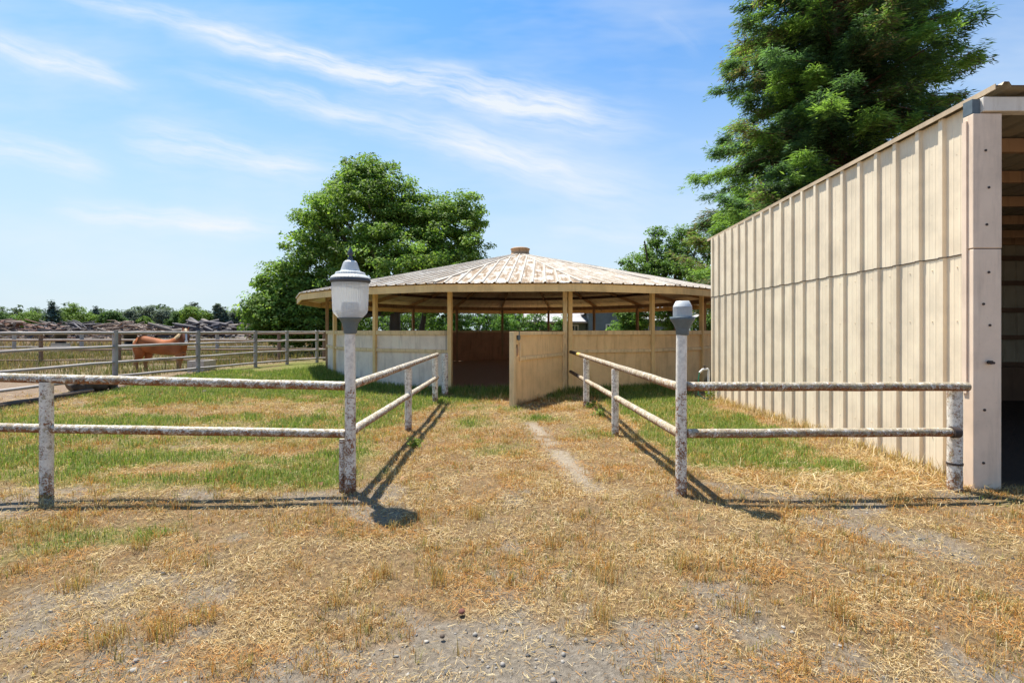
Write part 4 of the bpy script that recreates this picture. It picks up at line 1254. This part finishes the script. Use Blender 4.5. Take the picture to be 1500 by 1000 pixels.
# redwood
def redwood():
    global rng
    keep = rng; rng = np.random.default_rng(77); random.seed(77)
    D = 25.0; X = (1226 - CXP) * D / F; H = 25.0
    t = thing('redwood_tree', 'tall dark redwood tree rising behind the tan metal shed', 'tree', (X, D, 0))
    m = MB(); m.tube([(X, D, -.3), (X, D, 1), (X + .1, D, 8), (X, D, 16), (X, D, H)], [.75, .6, .42, .25, .03], 14, jit=.08)
    parts = []
    z = 2.6
    while z < H - .4:
        u = (z - 2.5) / (H - 2.5)
        Lb = (1 - u) ** .54 * 8.7 if u > .13 else 7.8 + u * 4
        for b in range(6):
            az = rng.uniform(0, 2 * np.pi); L = Lb * rng.uniform(.55, 1.0)
            dirx, diry = math.cos(az), math.sin(az)
            rise = rng.uniform(-.1, .5); droop = rng.uniform(.25, .65)
            f = lambda s: np.stack([X + dirx * L * s, D + diry * L * s, z + L * (rise * s - droop * s * s + .18 * s ** 4)], -1)
            bp = [Vector(f(np.array(s))) for s in np.linspace(0, 1, 7)]
            m.tube(bp, [max(.012, .085 * (L / 6) * (1 - .92 * s)) for s in np.linspace(0, 1, 7)], 5, cap=False)
            nt = int(L * 7.5) + 4
            s = np.sort(1 - rng.uniform(0, .92, nt) ** 1.2); s[-1] = 1.0
            base = f(s)
            side = rng.choice([-1, 1], nt); ta = az + side * rng.uniform(.2, 1.25, nt); ta[-1] = az
            tp = rng.normal(-.05, .42, nt)
            tl = (.45 + .70 * (1 - s)) * rng.uniform(.7, 1.35, nt) * (.7 + .3 * L / 6)
            btone = rng.normal(1, .18); brown = rng.uniform() < .24; bright = rng.uniform() < .46
            nl = 42
            q = rng.uniform(.0, 1, (nt, nl))
            tdx = (np.cos(ta) * np.cos(tp))[:, None]; tdy = (np.sin(ta) * np.cos(tp))[:, None]; tdz = np.sin(tp)[:, None]
            cz = base[:, 2][:, None] + tdz * tl[:, None] * q - .28 * tl[:, None] * q ** 1.6 + rng.normal(0, .10, (nt, nl))
            cx = base[:, 0][:, None] + tdx * tl[:, None] * q + rng.normal(0, .08, (nt, nl)); cy = base[:, 1][:, None] + tdy * tl[:, None] * q + rng.normal(0, .08, (nt, nl))
            n = nt * nl
            c = np.stack([cx.ravel(), cy.ravel(), cz.ravel()], 1)
            # frond direction: outwards from the twig at an angle, slightly hanging
            fs = rng.choice([-1, 1], n) * rng.uniform(.3, 1.0, n); fa = np.repeat(ta, nl) + fs
            a = np.stack([np.cos(fa), np.sin(fa), rng.normal(-.30, .28, n)], 1); a /= np.linalg.norm(a, axis=1, keepdims=True)
            up = np.array([0, 0, 1.0]) + rng.normal(0, .4, (n, 3)); bb = np.cross(up, a); bb /= np.linalg.norm(bb, axis=1, keepdims=True)
            ln = rng.uniform(.16, .34, n)[:, None]; wd = ln * rng.uniform(.13, .24, n)[:, None]
            V = np.stack([c, c + a * ln * .5 + bb * wd * .5, c + a * ln, c + a * ln * .45 - bb * wd * .5], 1).reshape(-1, 3)
            palette = [(.082, .15, .056), (.052, .10, .052), (.10, .18, .062), (.066, .115, .066)]
            cc = pal(n, palette, .08) * btone
            if bright:
                tipk = (np.repeat(s, nl) > .62)[:, None]
                cc = np.where(tipk, pal(n, [(.17, .28, .06), (.22, .33, .085), (.12, .21, .05)], .1), cc)
            if brown:
                kb = (rng.uniform(0, 1, n) < .5)[:, None]
                cc = np.where(kb, pal(n, [(.17, .15, .085), (.13, .11, .07), (.20, .16, .09)], .1), cc)
            parts.append((V, np.arange(n * 4).reshape(-1, 4), np.repeat(cc, 4, 0)))
        z += rng.uniform(.22, .36)
    V, Q, C = join(parts)
    print('redwood quads', len(Q))
    np_mesh('crown', V, Q, C, M['needle'], t)
    m.build('trunk', M['bark_red'], t)
    rng = keep


redwood()

# far tree line
FG = [(.07, .13, .03), (.10, .18, .035), (.05, .10, .03)]
YG = [(.14, .22, .035), (.18, .27, .05), (.11, .18, .035)]
GUM = [(.13, .165, .12), (.165, .20, .145), (.09, .125, .095)]
CON = [(.05, .085, .075), (.07, .11, .095)]


def far_tree(px, w, top, kind, d, label, seed):
    p = at(px, 476, d); k = d / F; H = EYE + (HY - top) * k; W = w * k / 2
    pal_ = {'g': FG, 'y': YG, 'e': GUM, 'c': CON, 's': GUM}[kind]
    nm = {'g': 'field_tree', 'y': 'field_tree', 'e': 'gum_tree', 'c': 'conifer_tree', 's': 'gum_tree'}[kind]
    t = thing(nm, label, 'tree', (p.x, d, 0), 'trees beyond the pasture')
    rs = np.random.default_rng(seed)
    if kind == 'c':
        es = [(p.x, d, H * (.18 + .75 * u), max(.25, W * (1.05 - u) ** .9), max(.25, W * (1.05 - u) ** .9), H * .09, 1.15 - u) for u in np.linspace(0, 1, 9)]
        (V, Q, C), ce = crown_leaves(es, 26, 26, .55, .8 * min(1, W / 1.5), pal_, seed=seed, core=.4, shoot=0)
    else:
        es = []
        nn = 7 if kind != 's' else 5
        for i in range(nn):
            ang = rs.uniform(0, 6.28); rr_ = rs.uniform(.15, .62)
            es.append((p.x + math.cos(ang) * W * rr_, d + math.sin(ang) * W * rr_ * .8, H * rs.uniform(.42, .82), W * rs.uniform(.32, .5), W * rs.uniform(.3, .5), H * rs.uniform(.14, .24), .6))
        es.append((p.x, d, H * .84, W * .36, W * .36, H * .16, .5))
        es.append((p.x, d, H * .38, W * .8, W * .6, H * .22, .9))
        (V, Q, C), ce = crown_leaves(es, 42, 30, .5, .85 * min(1.2, max(.5, W / 3)), pal_, seed=seed, core=.45, shoot=.03)
    np_mesh('crown', V, Q, C, M['far_leaf'], t)
    m = MB(); m.tube([(p.x, d, -.3), (p.x, d, H * .4), (p.x, d, H * .85)], [.3, .22, .05], 7)
    for i in (0, len(ce) // 3, len(ce) // 2): limb(m, (p.x, d, H * .3), ce[i], .12, .03, 5)
    m.build('trunk', M['bark'], t)


FT = [(2, 26, 460, 'g', 150, 'green tree at the outermost left end of the tree line'),
      (40, 52, 459, 'y', 160, 'low wide bright tree left of the tall blue conifer'),
      (77, 22, 442, 'c', 140, 'tall blue-green conifer with pointed top in the tree line'),
      (107, 48, 447, 'y', 145, 'broad bright green tree right of the tall blue conifer'),
      (132, 28, 462, 'y', 150, 'low yellow-green tree left of the small dark conifer'),
      (140, 11, 451, 'c', 170, 'small dark pointed conifer in the far tree line'),
      (152, 20, 459, 'g', 150, 'dark green tree right of the small dark conifer'),
      (168, 24, 458, 'g', 145, 'mid green round tree above the horse rump'),
      (192, 26, 455, 'e', 165, 'grey-green gum tree with rounded low top, leftmost of the gums'),
      (220, 26, 449, 'e', 165, 'tallest grey-green gum tree left of the horse head'),
      (240, 30, 455, 'e', 160, 'spreading gum tree just left of the horse head'),
      (212, 20, 466, 'y', 140, 'low yellow-green bushy tree in front of the gums'),
      (258, 24, 459, 'g', 150, 'dark green tree straight above the horse head'),
      (282, 40, 452, 'y', 140, 'bright yellow-green tree right of the horse head'),
      (279, 18, 446, 'e', 175, 'grey tree top rising behind the bright yellow-green tree'),
      (306, 20, 461, 'g', 150, 'small green tree between bright tree and slim gum'),
      (319, 15, 445, 's', 150, 'tall slim grey gum standing above its neighbours'),
      (330, 12, 457, 'c', 150, 'dark narrow conifer right of the slim gum'),
      (346, 28, 455, 'e', 165, 'grey-green gum tree right of the dark narrow conifer'),
      (368, 26, 454, 'e', 165, 'grey-green gum tree beside the low boughs of the big tree'),
      (395, 34, 456, 'g', 160, 'green tree mostly hidden behind the big tree boughs')]
for i, a in enumerate(FT): far_tree(a[0], a[1] * 1.35, a[2] - 2, *a[3:], 100 + i)
# far woods behind everything (a mass nobody could count)
es = []
rs = np.random.default_rng(5)
for i in range(60):
    xx = -230 + i * 7.5 + rs.uniform(-3, 3); hh = rs.uniform(9, 12)
    es.append((xx, 215 + rs.uniform(-6, 6), hh * .5, rs.uniform(5, 8), 5, hh * .5, 1.6))
(V, Q, C), ce = crown_leaves(es, 60, 22, 1.0, 1.4, GUM + FG, seed=9, core=.3, shoot=0)
o = np_mesh('far_woods', V, Q, C, M['far_leaf']); tag(o, 'far grey-green woods along the horizon', 'woods', kind='stuff')


# ------------------------------------------------------------------ heaps of pulled trees
def heap(px0, px1, top, d, mats, label, n, seed, thick=(.05, .15), ln=(1.2, 3.6)):
    random.seed(seed)
    x0, x1 = (px0 - CXP) * d / F, (px1 - CXP) * d / F
    H = EYE + (HY - top) * d / F; cx = (x0 + x1) / 2; W = (x1 - x0) / 2
    t = thing('log_heap', label, 'log heap', (cx, d, 0), 'heaps of pulled trees')
    mb = [MB() for _ in mats]
    for i in range(int(n * 2.6)):
        u = random.uniform(-1, 1); v_ = random.uniform(-1, 1); r2 = math.sqrt(1 - min(1, v_ * v_))
        prof = H * (1 - abs(u) ** 3.2) * (.82 + .18 * math.sin(u * 7 + seed))
        zz_ = prof * random.uniform(.05, 1) ** .7 * r2
        a = random.uniform(-.5, .5) + (math.pi if random.random() < .5 else 0); el_ = random.uniform(-.28, .34)
        L = random.uniform(*ln); dv = Vector((math.cos(a) * math.cos(el_), math.sin(a) * math.cos(el_) * 1.3, math.sin(el_))) * L / 2
        c_ = Vector((cx + u * W, d + v_ * 2.2, max(zz_, .2)))
        r_ = random.uniform(*thick)
        pl = [c_ - dv, c_ + Vector((0, 0, random.uniform(-.25, .25))), c_ + dv]
        mb[random.randrange(len(mats))].tube(pl, [r_, r_ * .85, r_ * .4], 6, jit=.3)
    base = MB(); vs = []; nu = 24
    for i in range(nu + 1):
        u = -1 + 2 * i / nu
        for j in range(9):
            w = -1 + 2 * j / 8
            vs.append(Vector((cx + u * W * 1.02, d + w * 2.6, max(-.1, H * .62 * (1 - abs(u) ** 3.2) * (1 - w * w) + random.uniform(-.25, .2)))))
    base.add(vs, [(i * 9 + j, i * 9 + j + 1, (i + 1) * 9 + j + 1, (i + 1) * 9 + j) for i in range(nu) for j in range(8)])
    base.build('debris_mound', mats[0], t)
    for q, mt in zip(mb, mats):
        o = q.build('logs', mt, t); o['kind'] = 'stuff'


G1 = m_paint('grey_log', (.20, .155, .13), dirt=(.06, .07, .06), amt=.6)
G2 = m_paint('dark_log', (.095, .08, .085), dirt=(.02, .02, .02), amt=.6)
B1 = m_paint('brown_branches', (.30, .21, .16), dirt=(.11, .07, .05), amt=.6)
B2 = m_paint('reddish_branches', (.24, .12, .08), dirt=(.08, .04, .03), amt=.5)
heap(-60, 60, 466, 62, [G1, B1, B2], 'brown brush heap at the outermost left of the pasture', 150, 1, (.06, .2))
heap(40, 100, 468, 56, [G2, B2, G1], 'dark and reddish log heap in front of the tall conifer', 130, 2)
heap(85, 160, 470, 58, [G1, G2, G1], 'grey log heap below the broad bright tree', 160, 3)
heap(150, 232, 469, 52, [B1, B1, G1], 'fine brown brush heap behind the horse rump', 260, 4, (.04, .12), (1.2, 3))
heap(225, 300, 472, 64, [G1, G2], 'long grey log heap behind the horse head', 150, 5)
heap(258, 335, 470, 54, [G2, G2, G1], 'black charred log heap right of the horse head', 150, 6, (.10, .30), (3, 6))
heap(325, 420, 474, 58, [G1, B1], 'pale grey log heap beside the low green boughs', 150, 7)
# fine dry brush in the field
x = rng.uniform(-50, -8, 9000); y = rng.uniform(36, 50, 9000)
k = rng.uniform(0, 1, len(x)) < sstep(.4, .6, fbm(x, y, .2, 31, 3)); x, y = x[k], y[k]
nb = 4; xx = np.repeat(x, nb) + rng.normal(0, .2, len(x) * nb); yy = np.repeat(y, nb) + rng.normal(0, .2, len(x) * nb)
V, Q, C = blades(np.stack([xx, yy, hgt(xx, yy)], 1), rng.uniform(.3, 1.0, len(xx)), rng.uniform(.03, .08, len(xx)), rng.uniform(.1, .8, len(xx)), pal(len(xx), [(.30, .20, .13), (.22, .14, .09), (.38, .28, .19), (.25, .21, .10)]))
o = np_mesh('dry_brush', V, Q, C, M['straw']); tag(o, 'dry brown brush in front of the log heaps', 'brush', kind='stuff')

# ------------------------------------------------------------------ house beyond the pen
hs = thing('house', 'slate grey house with pale roofs seen through the round pen', 'house', (at(860, 0, 47).x, 47, 0))


def gable(x0, x1, y0, y1, eave, ridge, axis, wm, names=('wall', 'roof')):
    m = MB(); m.box((x0, y0, -.1), (x1, y1, eave)); ov = .45
    if axis == 'x':
        ym = (y0 + y1) / 2
        for xx_ in (x0 + .001, x1 - .001): m.add([(xx_, y0, eave), (xx_, y1, eave), (xx_, ym, ridge)], [(0, 1, 2)])
        m.build(names[0], wm, hs)
        r = MB(); s = (ridge - eave) / (ym - y0)
        for sg, ye in ((1, y0 - ov), (-1, y1 + ov)):
            ze = eave - ov * s
            a = [(x0 - ov, ye, ze), (x1 + ov, ye, ze), (x1 + ov, ym, ridge), (x0 - ov, ym, ridge)]
            b_ = [(p[0], p[1], p[2] + .14) for p in a]
            r.add(a + b_, [(0, 1, 2, 3), (4, 5, 6, 7), (0, 1, 5, 4), (0, 3, 7, 4), (1, 2, 6, 5)])
        return r.build(names[1], M['house_roof'], hs)
    xm = (x0 + x1) / 2
    for yy_ in (y0 + .001, y1 - .001): m.add([(x0, yy_, eave), (x1, yy_, eave), (xm, yy_, ridge)], [(0, 1, 2)])
    m.build(names[0], wm, hs)
    r = MB(); s = (ridge - eave) / (xm - x0)
    for xe in (x0 - ov, x1 + ov):
        ze = eave - ov * s
        a = [(xe, y0 - ov, ze), (xe, y1 + ov, ze), (xm, y1 + ov, ridge), (xm, y0 - ov, ridge)]
        b_ = [(p[0], p[1], p[2] + .14) for p in a]
        r.add(a + b_, [(0, 1, 2, 3), (4, 5, 6, 7), (0, 1, 5, 4), (0, 3, 7, 4), (1, 2, 6, 5)])
    return r.build(names[1], M['house_roof'], hs)


hx = lambda px, d: (px - CXP) * d / F
gable(hx(775, 45), hx(858, 45), 45, 51, 2.35, 3.9, 'x', M['house_green'])
gable(hx(862, 44), hx(932, 44), 44, 54, 3.3, 5.2, 'y', M['house_wall'])
gable(hx(905, 47), hx(1010, 47), 47, 55, 2.5, 4.4, 'x', M['house_wall'])


def hwin(px, py0, py1, w, y):
    x = hx(px, y); z0 = EYE - (py1 - HY) * y / F; z1 = EYE - (py0 - HY) * y / F; w = w * y / F / 2
    m = MB()
    for lo, hi in (((x - w - .08, y - .05, z0 - .08), (x - w, y - .003, z1 + .08)), ((x + w, y - .05, z0 - .08), (x + w + .08, y - .003, z1 + .08)), ((x - w, y - .05, z1), (x + w, y - .003, z1 + .08)), ((x - w, y - .05, z0 - .08), (x + w, y - .003, z0)), ((x - .025, y - .045, z0), (x + .025, y - .006, z1)), ((x - w, y - .042, (z0 + z1) / 2 - .025), (x - .026, y - .006, (z0 + z1) / 2 + .025)), ((x + .026, y - .042, (z0 + z1) / 2 - .025), (x + w, y - .006, (z0 + z1) / 2 + .025))): m.box(lo, hi)
    wn = m.build('window', M['house_white'], hs)
    m = MB(); m.box((x - w, y - .03, z0), (x + w, y - .012, z1)); m.build('pane', M['window'], wn)


hwin(893, 476, 496, 9, 44); hwin(797, 477, 500, 12, 45); hwin(842, 477, 497, 8, 45); hwin(950, 478, 496, 9, 47)
for px in (783, 820, 829):
    m = MB(); xx_ = hx(px, 43.9); m.box((xx_ - .07, 43.8, -.1), (xx_ + .07, 43.94, 2.2)); m.build('porch_post', M['house_white'], hs)
m = MB(); x0, x1 = hx(772, 44), hx(858, 44)
m.add([(x0, 43.6, 2.18), (x1, 43.6, 2.18), (x1, 45, 2.5), (x0, 45, 2.5), (x0, 43.6, 2.28), (x1, 43.6, 2.28), (x1, 45, 2.6), (x0, 45, 2.6)], [(0, 1, 2, 3), (4, 5, 6, 7), (0, 1, 5, 4), (0, 3, 7, 4), (1, 2, 6, 5)])
m.build('porch_roof', M['house_roof'], hs)

# ------------------------------------------------------------------ sky, sun, camera
SUN_EL = R(66.3); sd = Vector((-.54, .60, 0)).normalized()
w = bpy.data.worlds.new('World'); scene.world = w; w.use_nodes = True
nt = NT.__new__(NT); nt.t = w.node_tree; nt.tc = None
bg = w.node_tree.nodes['Background']
sky = nt.n('ShaderNodeTexSky', {'sky_type': 'NISHITA', 'sun_disc': False, 'sun_elevation': SUN_EL, 'sun_rotation': math.atan2(sd.x, sd.y), 'altitude': 0, 'air_density': 1.0, 'dust_density': 1.0, 'ozone_density': 3.0})
SKY_S = .108
gen = nt.co('Generated')
sep = nt.n('ShaderNodeSeparateXYZ', Vector=gen)
yy_ = nt.math('MAXIMUM', sep.outputs[1], .06)
U = nt.math('DIVIDE', sep.outputs[0], yy_); Vv = nt.math('DIVIDE', sep.outputs[2], yy_)
uv = nt.n('ShaderNodeCombineXYZ', i0=U, i1=Vv).outputs[0]
warp = nt.noise(2.2, 4, .55, uv)
warp2 = nt.noise(9, 5, .6, uv)


def streak(p0, p1, w0, w1, inten, nscale=3.0):
    a = np.array([(p0[0] - CXP) / F, (HY - p0[1]) / F]); b = np.array([(p1[0] - CXP) / F, (HY - p1[1]) / F])
    d = b - a; L = np.hypot(*d); d = d / L; n = np.array([-d[1], d[0]])
    t = nt.math('ADD', nt.math('MULTIPLY', U, float(d[0] / L)), nt.math('ADD', nt.math('MULTIPLY', Vv, float(d[1] / L)), float(-(a @ d) / L)))
    q = nt.math('ADD', nt.math('MULTIPLY', U, float(n[0])), nt.math('ADD', nt.math('MULTIPLY', Vv, float(n[1])), float(-(a @ n))))
    q = nt.math('ADD', q, nt.math('MULTIPLY', nt.math('SUBTRACT', warp, .5), .09))
    q = nt.math('ADD', q, nt.math('MULTIPLY', nt.math('SUBTRACT', warp2, .5), .02))
    tc = nt.math('MINIMUM', nt.math('MAXIMUM', t, 0.0), 1.0)
    wd = nt.math('ADD', nt.math('MULTIPLY', tc, (w1 - w0) * 1.3 / F), w0 * 1.25 / F)
    e = nt.math('DIVIDE', q, wd)
    # sharper on the upper side, feathered below
    e = nt.math('MULTIPLY', nt.math('MULTIPLY', e, e), -1.0)
    gsn = nt.math('POWER', 2.718, e)
    fin = nt.n('ShaderNodeMapRange', {'interpolation_type': 'SMOOTHSTEP'}, Value=t); fin.inputs[1].default_value = -.12; fin.inputs[2].default_value = .25
    fo = nt.n('ShaderNodeMapRange', {'interpolation_type': 'SMOOTHSTEP'}, Value=t); fo.inputs[1].default_value = .75; fo.inputs[2].default_value = 1.12; fo.inputs[3].default_value = 1; fo.inputs[4].default_value = 0
    cv = nt.n('ShaderNodeCombineXYZ', i0=nt.math('MULTIPLY', t, float(L * nscale)), i1=nt.math('MULTIPLY', q, 26.0)).outputs[0]
    fib = nt.n('ShaderNodeMapRange', Value=nt.noise(1.6, 6, .62, cv)); fib.inputs[1].default_value = .28; fib.inputs[2].default_value = .68
    s = nt.math('MULTIPLY', nt.math('MULTIPLY', gsn, fib.outputs[0]), nt.math('MULTIPLY', fin.outputs[0], fo.outputs[0]))
    return nt.math('MULTIPLY', s, inten * 1.25)


tot = None
for a in (((85, -15), (420, 80), 10, 16, .5), ((300, 62), (930, 180), 12, 26, .95), ((275, 105), (860, 255), 10, 26, .55), ((-40, 50), (200, 125), 16, 14, .6), ((-80, 205), (160, 245), 16, 22, .55),
          ((180, 195), (500, 245), 26, 18, .6), ((80, 300), (420, 335), 12, 14, .7), ((640, 205), (960, 300), 20, 30, .35), ((960, 20), (1030, 80), 10, 10, .12), ((800, 330), (960, 350), 20, 16, .3)):
    s = streak(*a)
    tot = s if tot is None else nt.math('ADD', tot, s)
veil = nt.n('ShaderNodeMapRange', Value=nt.noise(1.0, 5, .6, nt.n('ShaderNodeMapping', Vector=uv, Scale=(1.2, 4.5, 1)).outputs[0])); veil.inputs[1].default_value = .45; veil.inputs[2].default_value = .8; veil.inputs[4].default_value = .5
lowv = nt.n('ShaderNodeMapRange', {'interpolation_type': 'SMOOTHSTEP'}, Value=nt.math('ADD', Vv, nt.math('MULTIPLY', U, .12))); lowv.inputs[1].default_value = .55; lowv.inputs[2].default_value = 0.0; lowv.inputs[3].default_value = 0; lowv.inputs[4].default_value = .78
hz = lowv.outputs[0]
tot = nt.math('ADD', tot, veil.outputs[0])
front = nt.n('ShaderNodeMapRange', Value=sep.outputs[1]); front.inputs[1].default_value = .05; front.inputs[2].default_value = .25
tot = nt.math('MULTIPLY', nt.math('MINIMUM', tot, .92), front.outputs[0])
elev = nt.n('ShaderNodeMapRange', {'interpolation_type': 'SMOOTHSTEP'}, Value=sep.outputs[2]); elev.inputs[1].default_value = .60; elev.inputs[2].default_value = 0.0; elev.inputs[3].default_value = 0; elev.inputs[4].default_value = .93
tint = nt.mix(1.0, sky.outputs[0], (.40, .80, 1.06), 'MULTIPLY')
W1 = .545 / SKY_S
c1 = nt.mix(elev.outputs[0], tint, (W1 * .73, W1 * .86, W1 * .94))
c2 = nt.mix(tot, c1, (W1 * .90, W1 * .95, W1 * .99))
w.node_tree.links.new(c2, bg.inputs[0]); bg.inputs[1].default_value = SKY_S

sun = bpy.data.lights.new('sun', 'SUN'); sun.energy = 5.0; sun.angle = R(.5); sun.color = (1, .95, .85)
so = bpy.data.objects.new('sun', sun); COL.objects.link(so)
dirv = -(sd * math.cos(SUN_EL) + Vector((0, 0, math.sin(SUN_EL))))
so.rotation_euler = dirv.to_track_quat('-Z', 'Y').to_euler(); so.location = (0, 0, 30)

cam = bpy.data.cameras.new('camera'); cam.lens = 18; cam.sensor_width = 36; cam.shift_y = -16 / 1500; cam.clip_end = 6000; cam.clip_start = .05
co = bpy.data.objects.new('camera', cam); COL.objects.link(co); co.location = (0, 0, EYE); co.rotation_euler = (R(90), 0, 0)
scene.camera = co
vs = scene.view_settings
vs.view_transform = 'Standard'; vs.look = 'None'; vs.gamma = 1; vs.exposure = 0.86; vs.use_curve_mapping = False
scene.cycles.max_bounces = 8; scene.cycles.diffuse_bounces = 6; scene.cycles.transparent_max_bounces = 8
scene.cycles.use_denoising = True
